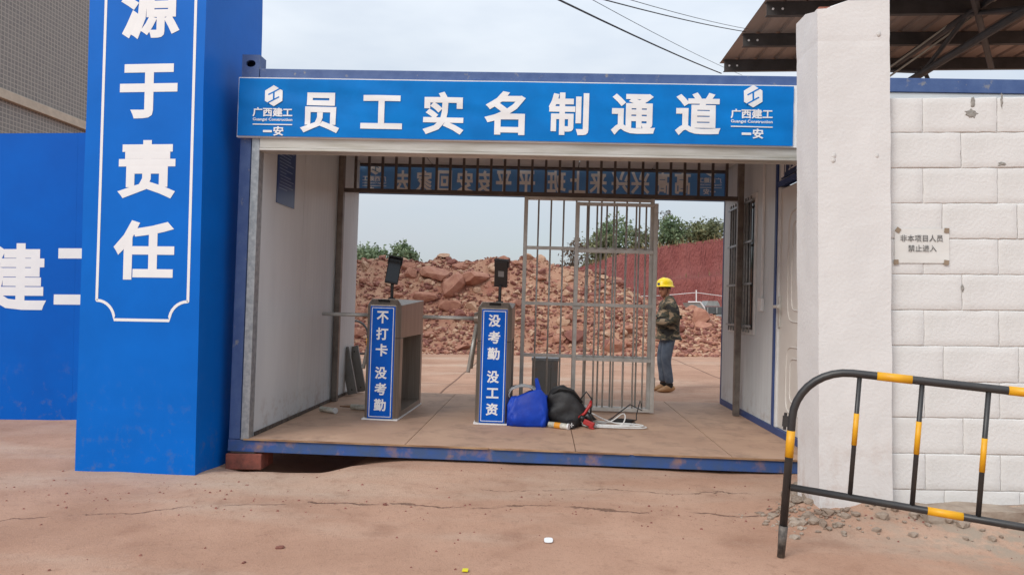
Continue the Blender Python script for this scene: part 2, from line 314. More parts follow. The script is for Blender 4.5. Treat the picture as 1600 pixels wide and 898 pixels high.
def skin(verts, edges, radii, root=0, sub=2):
    me = bpy.data.meshes.new('skin'); me.from_pydata(verts, edges, []); o = bpy.data.objects.new('skin', me); COL.objects.link(o)
    md = o.modifiers.new('s', 'SKIN'); md.use_smooth_shade = True; md.branch_smoothing = .6
    for i, r in enumerate(radii):
        sv = me.skin_vertices[0].data[i]; sv.radius = r if isinstance(r, tuple) else (r, r); sv.use_root = (i == root)
    sd_ = o.modifiers.new('d', 'SUBSURF'); sd_.levels = sub; sd_.render_levels = sub
    dg = bpy.context.evaluated_depsgraph_get(); dg.update(); r = bpy.data.meshes.new_from_object(o.evaluated_get(dg))
    bpy.data.objects.remove(o); return r
def blob(name, m_, parent, fn, sub=3, mw=None):
    bm = bmesh.new(); bmesh.ops.create_icosphere(bm, subdivisions=sub, radius=1)
    for v in bm.verts: v.co = Vector(fn(v.co.copy()))
    me = bpy.data.meshes.new(name); bm.to_mesh(me); bm.free(); return link(name, me, m_, parent, mw, True)
def nz3(x, y, z=0.0): return mnoise.noise(Vector((x, y, z)))

# ------------------------------------------------------------------ ground
def sstep(a, b, x): t = min(1, max(0, (x-a)/(b-a))); return t*t*(3-2*t)
def gz(x, y):
    z = .012*nz3(x*1.3, y*1.3, 3) + .006*nz3(x*4, y*4, 9)
    if y < 3.2:
        z -= .16*math.exp(-((x-.55)/.42)**2)*sstep(-.22, .06, y)                       # washed-out hollow under the left corner
        z += max(0, .10-.0227*x-.018)*sstep(.70, 1.0, x+.08*nz3(x*3, y*3, 2))*sstep(-.75, -.04, y)*(1-sstep(4.3, 4.6, x))
        bank = sstep(3.45, 3.85, x)*math.exp(-((y+1.02)/.26)**2)
        z += bank*(.085 + .04*nz3(x*3, y*3, 5) + .03*nz3(x*9, y*9, 2) + .012*nz3(x*24, y*24, 7))
        z -= .085*sstep(0, 1, (x-3.25)/3.5)*3.5*sstep(-1.15, -1.7, y)*.75
    else: z -= .02
    return z
xs = np.unique(np.concatenate([np.linspace(-400, -12, 14), np.linspace(-12, -3, 19), np.arange(-3, 8, .05), np.linspace(8, 20, 18), np.linspace(20, 400, 14)]))
ys = np.unique(np.concatenate([np.linspace(-60, -7, 8), np.linspace(-7, -3.2, 20), np.arange(-3.2, .8, .05), np.linspace(.8, 3.2, 14), np.linspace(3.3, 24, 40), np.linspace(25, 600, 18)]))
gv = [(x, y, gz(x, y)) for y in ys for x in xs]; nx = len(xs)
gf = [(j*nx+i, j*nx+i+1, (j+1)*nx+i+1, (j+1)*nx+i) for j in range(len(ys)-1) for i in range(nx-1)]
g = MB().add(gv, gf).build('ground', 'ground', smooth=True); g['kind'] = 'structure'

# ------------------------------------------------------------------ the container with the passage
W_, D_, H_, ZF, ZC, XL = 4.24, 2.88, 2.80, .10, 2.66, .155
LEN = 6.05
ct = empty('site_container', TC, 'blue-framed grey site container with an open walk-through passage', 'container')
box('base_beam', 'beam_blue', ct, 0, LEN, 0, .09, 0, .086, .004)
box('base_beam', 'beam_blue', ct, 0, LEN, D_-.09, D_, 0, .086, .004)
box('base_beam', 'beam_blue', ct, 0.002, .09, .092, D_-.092, 0, .084)
box('top_beam', 'frame_blue', ct, .132, LEN-.132, 0, .09, 2.70, 2.80, .004)
box('top_beam', 'dark_and_backlit_steel', ct, .132, LEN, D_-.1, D_, Cp(850, 266, 1, D_).z, 2.72)
for x0, y0, mm in ((0, 0, 'frame_blue'), (0, D_-.1, 'dark_and_backlit_steel'), (LEN-.1, 0, 'frame_blue'), (LEN-.1, D_-.1, 'frame_blue')):
    box('corner_post', mm, ct, x0+.003, x0+.088, y0+.003, y0+.097, .088, 2.70, .006)
def casting(x0, y0):                                   # top corner fitting with its oval lifting hole
    b = MB(); n = 16; w_, h_, d_ = .13, .20, .12
    for (yy) in (y0-.004,):
        outer = []; inner = []
        for k in range(n):
            a = 2*math.pi*k/n; ca, sa = math.cos(a), math.sin(a); q = max(abs(ca), abs(sa))
            outer.append((x0+w_/2+ca/q*w_/2, yy, 2.70+h_/2+sa/q*h_/2)); inner.append((x0+w_/2+ca*.036, yy, 2.70+.135+sa*.026))
        o2 = [(x, yy+d_, z) for x, _, z in outer]; i2 = [(x, yy+.02, z) for x, _, z in inner]
        b.add(outer+inner+o2+i2, [(k, (k+1) % n, n+(k+1) % n, n+k) for k in range(n)] + [(k, 2*n+k, 2*n+(k+1) % n, (k+1) % n) for k in range(n)] + [(n+k, n+(k+1) % n, 3*n+(k+1) % n, 3*n+k) for k in range(n)] + [tuple(2*n+k for k in range(n))])
    return b.build('corner_casting', 'frame_blue', ct)
casting(0, 0); casting(LEN-.13, 0)
box('roof_sheet', 'galv', ct, .05, LEN-.05, .092, D_-.102, 2.735, 2.775)
for i in range(5):
    box('ceiling_panel', 'ceiling', ct, XL+.006+i*.815, XL+i*.815+.811, .16, D_-.105, ZC, ZC+.03)
xb = [.092, 1.30, 2.52, 3.62, W_+.02]
for i in range(4): box('floor_panel', 'floor', ct, xb[i]+.003, xb[i+1]-.003, -.004, D_+.02, .0885+.001*(i % 2), ZF+.001*(i % 2))
for i, (a, b_) in enumerate(((.12, 1.9), (1.93, 2.9), (2.93, 4.2))): box('floor_edge_strip', 'wood_edge', ct, a, b_, -.016, -.005, .087, .098-.002*(i % 2))
# left side: shutter rail and sandwich panels
box('shutter_rail', 'galv', ct, .098, .158, -.012, .07, .089, 2.46, .004)
yb = [.075, .98, 1.93, D_-.104]
for i in range(3):
    mb = MB(); y0, y1 = yb[i]+.003, yb[i+1]-.003; nr = 24 if i else 6
    pts = [(XL - .05, y0)] + [(XL + (.0022 if (k % 2 and i) else 0), y0 + (y1-y0)*k/nr) for k in range(nr+1)] + [(XL-.05, y1)]
    mb.prism(pts, ZF+.002, ZC+.02); mb.build('wall_panel', 'panel', ct)
box('wall_skirting', 'worn_foot', ct, XL+.001, XL+.012, .08, D_-.11, ZF+.003, ZF+.03)
# right partition with window and door; guard room behind it
def P(px, py): return Cp(px, py, 0, W_)
wy1, wy0 = P(1142, 420).y, P(1182, 420).y; wz0, wz1 = P(1162, 521).z, P(1162, 312).z
dy1 = P(1213, 500).y; dy0 = .06; dz1 = P(1230, 287).z
def pan(y0, y1, z0, z1, rib=True):
    mb = MB(); nr = max(2, int((y1-y0)/.04))
    pts = [(W_+.05, y0)] + [(W_ - (.0022 if k % 2 and rib else 0), y0 + (y1-y0)*k/nr) for k in range(nr+1)] + [(W_+.05, y1)]
    mb.prism(pts, z0, z1); mb.build('wall_panel', 'panel', ct)
pan(wy1+.003, D_-.02, ZF+.06, ZC+.02); pan(wy0, wy1, ZF+.06, wz0-.003); pan(wy0, wy1, wz1+.003, ZC+.02); pan(dy1+.05, wy0-.003, ZF+.06, ZC+.02)
pan(dy0, dy1, dz1+.05, ZC+.02, False)
box('wall_skirting', 'trim_blue', ct, W_-.012, W_+.05, .1, D_-.02, ZF+.002, ZF+.058)
box('door_post', 'trim_blue', ct, W_-.015, W_+.05, dy1+.004, dy1+.046, ZF+.06, ZC+.015)
box('door_header', 'trim_blue', ct, W_-.013, W_+.05, dy0, dy1, dz1+.004, dz1+.046)
box('wall_end_trim', 'trim_blue', ct, W_-.006, W_+.056, D_-.019, D_+.012, ZF+.004, ZC)
dr = box('door', 'door', ct, W_+.012, W_+.045, dy0+.04, dy1-.04, ZF+.06, dz1-.02, .003)
box('door_jamb', 'white_pvc', ct, W_-.004, W_+.05, dy1-.037, dy1, ZF+.06, dz1)
dc = (dy0+dy1)/2
for z0_, z1_, hw in ((.32, .85, .26), (1.05, 1.95, .26)):           # pressed mouldings
    mb = MB()
    for hw2 in (hw, hw-.09):
        pts = []
        for k in range(33):
            a = 2*math.pi*k/32; ca, sa = math.cos(a), math.sin(a)
            pts.append((W_+.011, dc + math.copysign(abs(ca)**.35, ca)*hw2, (z0_+z1_)/2 + math.copysign(abs(sa)**.35, sa)*((z1_-z0_)/2 - (hw-hw2))))
        mb.tube(pts, .006, 5, False)
    mb.build('door_moulding', 'door', dr, smooth=True)
hp = P(1217, 487)
MB().box(W_-.004, W_+.012, hp.y-.02, hp.y+.02, hp.z-.13, hp.z+.13).box(W_-.05, W_-.035, hp.y-.12, hp.y+.012, hp.z+.03, hp.z+.055).box(W_-.04, W_, hp.y-.006, hp.y+.012, hp.z+.033, hp.z+.052).build('door_handle', 'steel_bar', dr, bevel=.003)
wn = box('window', 'glass', ct, W_+.03, W_+.036, wy0+.02, wy1-.02, wz0+.02, wz1-.02)
for a in ((wy0, wy1, wz0, wz0+.045), (wy0, wy1, wz1-.045, wz1), (wy0, wy0+.045, wz0+.047, wz1-.047), (wy1-.045, wy1, wz0+.047, wz1-.047), ((wy0+wy1)/2-.02, (wy0+wy1)/2+.02, wz0+.047, wz1-.047)):
    box('window_frame', 'white_pvc', wn, W_-.014, W_+.028, *a)
nb = 9
for k in range(nb):
    yy = wy0+.05+(wy1-wy0-.1)*(k+.5)/nb; MB().tube([(W_-.035, yy, wz0+.02), (W_-.035, yy, wz1-.02)], .008, 6).build('window_bar', 'galv', wn, smooth=True)
for k in (.06, .36, .66, .95): box('window_bar', 'galv', wn, W_-.046, W_-.038, wy0+.02, wy1-.02, wz0+(wz1-wz0)*k-.01, wz0+(wz1-wz0)*k+.01)
cp = P(1192, 476); MB().box(W_-.035, W_-.003, cp.y-.045, cp.y+.045, cp.z-.06, cp.z+.06).build('switch_box', 'white_pvc', ct, bevel=.004)
box('cable_conduit', 'white_pvc', ct, W_-.02, W_-.003, cp.y-.012, cp.y+.012, cp.z+.062, ZC-.01)
box('guard_room_front', 'panel', ct, W_+.06, LEN-.1, .012, .06, .09, 2.698)
box('guard_room_rear', 'panel', ct, W_+.06, LEN-.1, D_-.07, D_-.02, .09, 2.52)
box('guard_room_side', 'panel', ct, LEN-.07, LEN-.02, .1, D_-.1, .09, 2.698)
# shutter lintel under the banner
lz0, lz1 = Cp(700, 241, 1, -.02).z, Cp(700, 222, 1, -.02).z
MB().box(.16, W_+.3, -.02, .10, lz0+.02, lz1+.03).box(.16, W_+.3, -.028, .10, lz0, lz0+.018).build('shutter_lintel', 'lintel', ct, bevel=.003)
box('shutter_box', 'ceiling', ct, .16, W_+.3, .102, .155, lz0+.01, 2.699)
box('brick_support_seat', 'dark_and_backlit_steel', ct, .02, .2, .01, .3, -.012, -.001)
# brick packing below the left corner
bs = empty('brick_support', Matrix.Translation((.13, .10, 0)), 'dusty red bricks packed under the left corner of the container', 'bricks')
for i in range(2): box('brick', 'brick_red', bs, -.14+.002*i, .125, -.11+.118*i, .0+.118*i, -.03, .083, .006)

# ------------------------------------------------------------------ signs on the container
def cbox(x0, y0, x1, y1, pl):                      # pixel box -> x/z extents on the container plane y = pl
    a = Cp(x0, (y0+y1)/2, 1, pl); b = Cp(x1, (y0+y1)/2, 1, pl); t = Cp((x0+x1)/2, y0, 1, pl); bt = Cp((x0+x1)/2, y1, 1, pl)
    return a.x, b.x, bt.z, t.z
BY = -.05
bn = empty('entrance_banner', TC, 'long blue banner with seven large white characters above the passage', 'banner')
bx0, bx1 = Cp(372, 172, 1, BY).x, Cp(1240, 175, 1, BY).x; bz1 = Cp(800, 128.5, 1, BY).z; bz0 = Cp(800, 220, 1, BY).z
box('backing_board', 'print_white', bn, bx0-.008, bx1+.16, BY+.012, BY+.045, bz0-.008, bz1+.010)
def bwave(x, z):
    e = 1-abs(2*(z-bz0)/(bz1-bz0)-1); return (.012*nz3(x*2.2, z*8+x*1.5, 1) + .004*nz3(x*5, z*5, 4) + .008*max(0, nz3(x*1.4, z*14, 9))*(1-e))*(.35+.65*e)
nxx, nzz = 170, 24; vs = []
for j in range(nzz+1):
    for i in range(nxx+1):
        x = bx0+(bx1-bx0)*i/nxx; z = bz0+(bz1-bz0)*j/nzz; e = 1-abs(2*j/nzz-1)
        sag = .010*nz3(x*1.1, 0, 8)*(1 if j in (0, nzz) else 0)
        vs.append((x, BY+bwave(x, z), z+sag*.5))
MB().add(vs, [(j*(nxx+1)+i, j*(nxx+1)+i+1, (j+1)*(nxx+1)+i+1, (j+1)*(nxx+1)+i) for j in range(nzz) for i in range(nxx)]).build('banner_sheet', 'banner', bn, smooth=True)
def chars(parent, items, pl, mname='print_white', bold=.035, mirror=False, nm='character', th=.0004, off=.003):
    for t_, x0, y0, x1, y1 in items:
        a, b, c, d = cbox(x0, y0, x1, y1, pl); letter(nm, t_, parent, (a, pl, c), (b-a, 0, 0), (0, 0, d-c), (0, -1, 0), mname, bold, mirror, th, off)
chars(bn, [('员', 470, 145, 531, 208), ('工', 564, 149.5, 629, 202), ('实', 661, 144, 725, 210.5), ('名', 757, 143, 821, 211), ('制', 857, 145.5, 920, 211.5), ('通', 955, 147, 1024, 211.5), ('道', 1055, 145, 1126, 212)], BY, bold=.03)
def logo(parent, cx, cy, s, pl, mname, mirror=False, off=.008):
    """hexagonal company mark: two interlocking hooked bands"""
    sg = -1 if mirror else 1
    def pt(u, v): p = Cp(cx+sg*u*s, cy-v*s, 1, pl); return (p.x, pl-off, p.z)
    hx_ = [pt(math.sin(k*math.pi/3)*.95, math.cos(k*math.pi/3)) for k in range(6)]
    o = MB().add(hx_+[(x, y-.0015, z) for x, y, z in hx_], [tuple(range(6, 12))]+[(k, (k+1) % 6, 6+(k+1) % 6, 6+k) for k in range(6)]).build('company_mark', mname, parent)
    b = MB()
    def bar(u0, v0, u1, v1, w_, lift):
        d = Vector((u1-u0, v1-v0)).normalized(); n_ = Vector((-d.y, d.x))*w_/2
        q = [pt(u0+n_.x, v0+n_.y), pt(u1+n_.x, v1+n_.y), pt(u1-n_.x, v1-n_.y), pt(u0-n_.x, v0-n_.y)]; b.add([(x, y-lift, z) for x, y, z in q], [(0, 1, 2, 3)])
    bar(-.52, .10, .62, .72, .13, .0022); bar(-.62, -.72, .52, -.10, .13, .0022); bar(.0, .42, .0, -.42, .15, .0026)
    b.build('mark_channel', 'banner' if mname == 'print_white' else 'banner_back', o); return o
def logo_block(parent, cx, pl, dy=0, mname='print_white', mirror=False, k=1.0, off=.008):
    logo(parent, cx+2, 150*1+dy, 16.5*k, pl, mname, mirror, off)
    it = [('广西建工', cx-31*k, dy+150+(18.5)*k, cx+31*k, dy+150+33*k), ('Guangxi Construction', cx-31*k, dy+150+34.5*k, cx+31*k, dy+150+40.5*k)]
    chars(parent, it[:1], pl, mname, .03, mirror, 'small_lettering', off=off); chars(parent, it[1:], pl, mname, .022, mirror, 'small_lettering', off=off)
    a, b, c, d = cbox(cx-31*k, dy+150+44*k, cx+31*k, dy+150+45.6*k, pl); box('rule_line', mname, parent, a, b, pl-off-.0012, pl-off, c, d)
    sx = -1 if mirror else 1
    chars(parent, [('一', min(cx-sx*15*k, cx-sx*1*k), dy+150+53.5*k, max(cx-sx*15*k, cx-sx*1*k), dy+150+57*k)], pl, mname, .03, mirror, 'small_lettering', off=off)
    chars(parent, [('安', min(cx+sx*1*k, cx+sx*17*k), dy+150+47.5*k, max(cx+sx*1*k, cx+sx*17*k), dy+150+62.5*k)], pl, mname, .03, mirror, 'small_lettering', off=off)
logo_block(bn, 426, BY, off=.003); logo_block(bn, 1174.5, BY, 1.0, k=1.06, off=.003)
for o in [c for c in bn.children_recursive if c.name.split('.')[0] in ('character', 'small_lettering', 'company_mark', 'mark_channel', 'rule_line')]:
    b_ = bmesh.new(); b_.from_mesh(o.data); bmesh.ops.triangulate(b_, faces=b_.faces)
    for _ in range(5):
        le = [e for e in b_.edges if e.calc_length() > .028]
        if not le: break
        bmesh.ops.subdivide_edges(b_, edges=le, cuts=1); bmesh.ops.triangulate(b_, faces=b_.faces)
    for v in b_.verts: v.co.y += bwave(v.co.x, v.co.z)-.001
    b_.to_mesh(o.data); b_.free()
RY = D_+.05
rb = empty('rear_banner', TC, 'blue banner across the far side of the passage, its writing seen reversed', 'banner')
ra, rb_, rc, rd = cbox(556, 262, 1134, 309, RY); box('banner_sheet', 'banner_back', rb, ra, rb_, RY-.001, RY+.001, rc, rd+.06)
seq = [('去', 617, 641), ('家', 650, 675), ('回', 683, 706), ('安', 714, 739), ('安', 744, 769), ('平', 775, 799), ('平', 808, 836), ('班', 855, 884), ('上', 889, 915), ('来', 921, 949), ('兴', 955, 985), ('兴', 986, 1015), ('高', 1024, 1046), ('高', 1054, 1079)]
chars(rb, [(c, a, 266+.004*(a-600), b, 301+.006*(a-600)) for c, a, b in seq], RY-.001, 'print_back', .03, True, off=.0005)
logo_block(rb, 585, RY-.001, 113.5, 'print_back', True, .60, .0005); logo_block(rb, 1109, RY-.001, 116.5, 'print_back', True, .60, .0005)
# blue notice poster on the left wall
ps = empty('notice_poster', TC, 'dark blue notice poster with small white lines hung high on the left wall', 'poster')
pa, pb = Cp(433, 280, 0, XL+.004), Cp(461, 280, 0, XL+.004); pz1, pz0 = Cp(447, 222, 0, XL+.004).z, Cp(447, 322, 0, XL+.004).z
box('poster_sheet', 'poster_blue', ps, XL+.003, XL+.007, pa.y, pb.y, pz0, pz1)
mb = MB(); zz = pz1-.05
while zz > pz0+.12:
    mb.box(XL+.0075, XL+.0082, pa.y+.03+.03*random.random(), pb.y-.03-.12*random.random()*(pb.y-pa.y)*4, zz, zz+.006); zz -= .026
mb.build('poster_lines', 'poster_text', ps)
# sign over the guard-room door
sa, sb = P(1224, 262), P(1262, 262); z1_, z0_ = P(1236, 243).z, P(1236, 286).z
gs = empty('guard_room_sign', TC, 'small navy sign with white characters over the white guard-room door', 'sign')
z0_ = max(z0_, dz1+.055); z1_ = max(z1_, z0_+.17)
y_a, y_b = max(sb.y, .17), sa.y
box('sign_plate', 'navy', gs, W_-.017, W_-.005, y_a, y_b, z0_, z1_)
box('white_strip', 'print_white', gs, W_-.0185, W_-.0172, y_b-.075, y_b-.005, z0_+.01, z1_-.01)
letter('lettering', '门卫室', gs, (W_-.017, y_b-.10, z0_+.04), (0, -(y_b-.13-y_a), 0), (0, 0, z1_-z0_-.08), (-1, 0, 0), 'print_white', .02)

# ------------------------------------------------------------------ grille and gate inside the passage
GY = 1.98
gr = empty('security_grille', TC, 'steel grille coloured dark for backlight, a row of upright bars across the passage top', 'grille')
rz = Cp(800, 303, 1, GY).z; gx0, gx1 = max(XL+.034, Cp(513, 450, 1, GY).x), min(W_-.034, Cp(1154, 450, 1, GY).x)
box('grille_post', 'post_steel', gr, gx0-.028, gx0+.028, GY-.028, GY+.028, ZF+.001, ZC-.001, .003)
box('grille_post', 'post_steel', gr, gx1-.028, gx1+.028, GY-.028, GY+.028, ZF+.001, ZC-.001, .003)
box('grille_rail', 'dark_and_backlit_steel', gr, gx0+.029, gx1-.029, GY-.02, GY+.02, rz-.02, rz+.02)
box('grille_rail', 'dark_and_backlit_steel', gr, gx0+.029, gx1-.029, GY-.02, GY+.02, ZC-.045, ZC-.005)
nb = int(round((gx1-gx0)/.139)); bar_me = MB().box(-.012, .012, -.012, .012, rz+.021, ZC-.046).mesh('bar')
for k in range(1, nb): link('grille_bar', bar_me, 'dark_and_backlit_steel', gr, Matrix.Translation((gx0+(gx1-gx0)*k/nb, GY, 0)))
def barred(name, label, pl, pxl, pxr, ytop, rails, ybot, n, mname):
    t_ = empty(name, TC, label, 'gate'); xl, xr = Cp(pxl, 470, 1, pl).x, Cp(pxr, 470, 1, pl).x
    zt = rz-.021 if ytop is None else Cp((pxl+pxr)/2, ytop, 1, pl).z; zb = max(ZF+.012, Cp((pxl+pxr)/2, ybot, 1, pl).z)
    for x in (xl, xr): box('gate_stile', mname, t_, x-.019, x+.019, pl-.019, pl+.019, zb-(.01 if zb > ZF+.03 else 0), zt, .003)
    for ry in rails + [None, None]:
        pass
    zs = [Cp((pxl+pxr)/2, r, 1, pl).z for r in rails]
    for z in [zb+.02, zt-.018]+zs: box('gate_rail', mname, t_, xl+.0195, xr-.0195, pl-.015, pl+.015, z-.016, z+.016)
    me = MB().tube([(0, 0, zb+.03), (0, 0, zt-.03)], .0088, 8).mesh('gate_bar')
    for k in range(1, n): link('gate_bar', me, mname, t_, Matrix.Translation((xl+(xr-xl)*k/n, pl, 0)), True)
    return t_, xl, xr
barred('fixed_gate_panel', 'wide fixed stainless barred panel behind the folded gate leaf', GY, 818, 1016, None, [389, 476, 557], 645, 10, 'steel_bar')
t_, xl, xr = barred('gate_leaf', 'narrow stainless barred gate leaf folded in front, nearest the worker', GY-.075, 899, 1022, 317, [393, 477, 562], 647, 8, 'steel_bar')
lz = Cp(900, 478, 1, GY-.075).z
MB().box(xl-.03, xl+.05, GY-.115, GY-.096, lz-.03, lz+.03).tube([(xl-.02, GY-.12, lz), (xl+.06, GY-.12, lz)], .008, 8).build('latch', 'steel_bar', t_)
for z in (.35, 1.9): MB().tube([(xr+.024, GY-.04, z), (xr+.024, GY-.04, z+.1)], .012, 8).build('hinge', 'steel_bar', t_, smooth=True)

# ------------------------------------------------------------------ turnstiles
def turnstile(px, py, label, text, face_front):
    p = Cp(px, py, 2, ZF+.001); yaw = rad(-1.5 if px < 700 else 1.0)
    t_ = empty('turnstile', TC @ Matrix.Translation(p) @ Matrix.Rotation(yaw, 4, 'Z'), label, 'turnstile', 'turnstiles in the passage')
    hw, Lg, Hh, ch = .148, 1.02, 1.035, .05
    # front column (chamfered), rear column, head, left skin, base
    sl = .05
    poly = [(-hw+.035, 0), (hw-.035, 0), (hw, ch), (hw, .15), (-hw, .15), (-hw, ch)]
    MB().prism(poly, .012, .70).build('front_column', 'inox', t_, bevel=.003)
    hd = MB(); n = len(poly); poly2 = [(-hw+.035, 0), (hw-.035, 0), (hw, ch), (hw, Lg), (-hw, Lg), (-hw, ch)]
    low = [(x, y, .703) for x, y in poly2]; mid = [(x, y, Hh-sl if y < .1 else Hh) for x, y in poly2]
    top = [(-hw+.035, .055, Hh), (hw-.035, .055, Hh)]
    hd.add(low+mid+top, [(5, 4, 3, 2, 1, 0)] + [(k, (k+1) % 6, 6+(k+1) % 6, 6+k) for k in range(6)] + [(6, 7, 13, 12), (7, 8, 13), (6, 12, 11), (8, 9, 10, 11, 12, 13)])
    hd.build('head', 'inox', t_, bevel=.003)
    MB().prism([(-hw, Lg-.07), (hw, Lg-.07), (hw, Lg), (-hw, Lg)], .012, .70).build('rear_column', 'inox', t_, bevel=.003)
    box('side_panel', 'inox', t_, -hw, -hw+.006, .152, Lg-.072, .06, .70)
    box('inner_lining', 'inox_in', t_, -hw+.007, -hw+.012, .153, Lg-.073, .061, .699)
    box('base_plate', 'inox', t_, -hw, hw, .152, Lg-.072, .012, .058)
    box('sealant_bead', 'print_white', t_, -hw-.008, hw+.008, -.008, Lg+.008, .0005, .0115)
    mb = MB()
    for k in range(5):
        a = .30+.09*k; pts = [(-hw+.05+.012*k, a+.12*math.sin(q*2.1+k)*(.4+.1*k), .07+.42*math.sin(q*math.pi)**.8*(.45+.13*k)) for q in np.linspace(0, 1, 14)]
        pts = [(x, min(max(y, .19), Lg-.11), z) for x, y, z in pts]; mb.tube(pts, .008, 6)
    mb.tube([(0, .6, .70), (.02, .62, .5), (.0, .58, .3), (.02, .5, .08)], .005, 6); mb.build('loose_cable', 'black_pl', t_, smooth=True)
    # sign
    sw, z0, z1 = .108, .016, .975
    sg = box('sign_board', 'sign_blue', t_, -sw, sw, -.008, -.001, z0, z1)
    b = .0055; i_ = .012
    for a in ((-sw+i_, sw-i_, z0+i_, z0+i_+b), (-sw+i_, sw-i_, z1-i_-b, z1-i_), (-sw+i_, -sw+i_+b, z0+i_+b, z1-i_-b), (sw-i_-b, sw-i_, z0+i_+b, z1-i_-b)):
        box('border_line', 'print_white', sg, a[0], a[1], -.0095, -.0082, a[2], a[3])
    for c, fr in zip(text, (.098, .246, .391, .594, .738, .881)):
        zc = z1-(z1-z0)*fr; h = .105/2; ww = .104/2
        if c == '工': h *= .82
        letter('character', c, sg, (-ww, -.008, zc-h), (2*ww, 0, 0), (0, 0, 2*h), (0, -1, 0), 'print_white', .03)
    # card reader let into the sloping front edge
    rm = Matrix.Translation((0, .026, Hh-.024)) @ Matrix.Rotation(rad(-45), 4, 'X')
    rd_ = MB().box(-.05, .05, -.026, .026, -.001, .006, rm).build('card_reader', 'black_pl', t_)
    for sx in (-1, 1):
        mb = MB()
        for r in (.008, .014): mb.tube([rm @ Vector((sx*(.016+r*math.cos(q)), r*math.sin(q), .0065)) for q in np.linspace(-1, 1, 8)], .0012, 5)
        mb.build('reader_icon', 'grey_label', rd_)
    # face terminal on its stalk
    fy = .17; fs = 1 if face_front else -1; lean = rad(-14*fs)
    MB().tube([(0.03, fy, Hh), (0.03, fy, Hh+.015)], .032, 16).tube([(.03, fy, Hh), (.03, fy, Hh+.15)], .014, 10).build('stalk', 'black_pl', t_, smooth=False)
    fm = Matrix.Translation((.035, fy, Hh+.25)) @ Matrix.Rotation(rad(16 if face_front else -12), 4, 'Z') @ Matrix.Rotation(rad(9 if face_front else 4), 4, 'Y') @ Matrix.Rotation(lean, 4, 'X')
    tm = MB().box(-.058, .058, -.014, .014, -.115, .115, fm).build('face_terminal', 'black_pl', t_, bevel=.006)
    MB().box(-.050, .050, -.0165*fs-.001, -.0165*fs+.001, -.10, .085, fm).build('screen', 'screen', tm)
    MB().box(-.064, .064, min(-.045*fs, .016*fs), max(-.045*fs, .016*fs), .116, .128, fm).box(-.064, -.058, min(-.045*fs, 0), max(-.045*fs, 0), .06, .116, fm).box(.058, .064, min(-.045*fs, 0), max(-.045*fs, 0), .06, .116, fm).build('hood', 'black_pl', tm)
    if not face_front: MB().box(-.022, .03, -.0165, -.0145, -.02, .03, fm).build('rating_label', 'grey_label', tm)
    # tripod arms on the left
    hb = Vector((-hw-.03, .42, .885))
    MB().tube([(-hw+.001, .42, .885), (-hw-.06, .42, .885)], [.07, .05], 16).build('arm_hub', 'inox', t_, smooth=False)
    for d in ((-1, 0, .0), (-.12, -.28, -.95), (-.12, .34, -.92)):
        d = Vector(d).normalized(); MB().tube([hb, hb+d*.50], .017, 12).build('arm', 'steel_bar', t_, smooth=True)
    return t_
turnstile(593, 656, 'left stainless turnstile whose blue sign ends in 没考勤, beside the leaning plates', '不打卡没考勤', True)
turnstile(768, 663, 'right stainless turnstile whose blue sign ends in 没工资, beside the blue bag', '没考勤没工资', False)
# plain low cabinet behind the gate
p = Cp(850, 634, 2, ZF)
cb = empty('low_cabinet', TC @ Matrix.Translation((p.x, GY+.32, ZF)), 'plain low grey steel cabinet behind the barred panel', 'cabinet')
cb_h = Cp(850, 559, 1, GY+.32).z-ZF
box('cabinet_body', 'alu', cb, -.135, .135, 0, .3, .002, cb_h-.03, .004); box('cabinet_lid', 'galv', cb, -.142, .142, -.006, .306, cb_h-.029, cb_h, .003)
box('label_plate', 'grey_label', cb, .02, .07, -.003, -.001, cb_h-.10, cb_h-.07)
box('door_seam', 'dark_and_backlit_steel', cb, .06, .064, -.0015, .001, .03, cb_h-.05)

# ------------------------------------------------------------------ things lying in the passage
def on_floor(px, py): q = Cp(px, py, 2, ZF+.002); return TC @ Matrix.Translation(q)
bgp = Cp(822, 668, 2, ZF+.002)
tb = empty('tote_bag', TC @ Matrix.Translation(bgp + Vector((0, .14, 0))), 'bright blue woven tote bag bulging with coiled grey cable', 'bag')
vs = []; nt_, nl = 48, 16
for jj in range(nl+1):
    t = jj/nl; zt_ = t
    for ii in range(nt_):
        a = 2*math.pi*ii/nt_; ca, sa_ = math.cos(a), math.sin(a); x = math.copysign(abs(ca)**.38, ca); y = math.copysign(abs(sa_)**.38, sa_)
        hx2 = .168+.018*math.sin(t*3.1)-.02*t; hy2 = (.105+.02*math.sin(t*3.1))*(1-.62*t**1.6); top = .235+.075*sstep(-.9, .5, x)-.05*sstep(.55, 1, x)
        fo = .024*nz3(x*2.6+3, t*2.8, y*2)+.022*abs(nz3(x*4, t*3.4+x, y*4+2))*(1.2-t)
        vs.append((x*hx2*(1+.04*t)+.012*t+fo, y*hy2+fo*1.3, t*top+fo*.5*t))
MB().add(vs, [(jj*nt_+ii, jj*nt_+(ii+1) % nt_, (jj+1)*nt_+(ii+1) % nt_, (jj+1)*nt_+ii) for jj in range(nl) for ii in range(nt_)]+[tuple(range(nt_))[::-1], tuple(nl*nt_+ii for ii in range(nt_))]).build('bag_body', 'tote', tb, smooth=True)
MB().add([(x, y, z) for x, z in ((.075, .27), (.06, .40), (.085, .405), (.135, .25)) for y in (-.03, -.024)], [(0, 2, 3, 1), (2, 4, 5, 3), (4, 6, 7, 5), (0, 1, 7, 6), (0, 6, 4, 2), (1, 3, 5, 7)]).build('handle', 'tote', tb)
mb = MB()
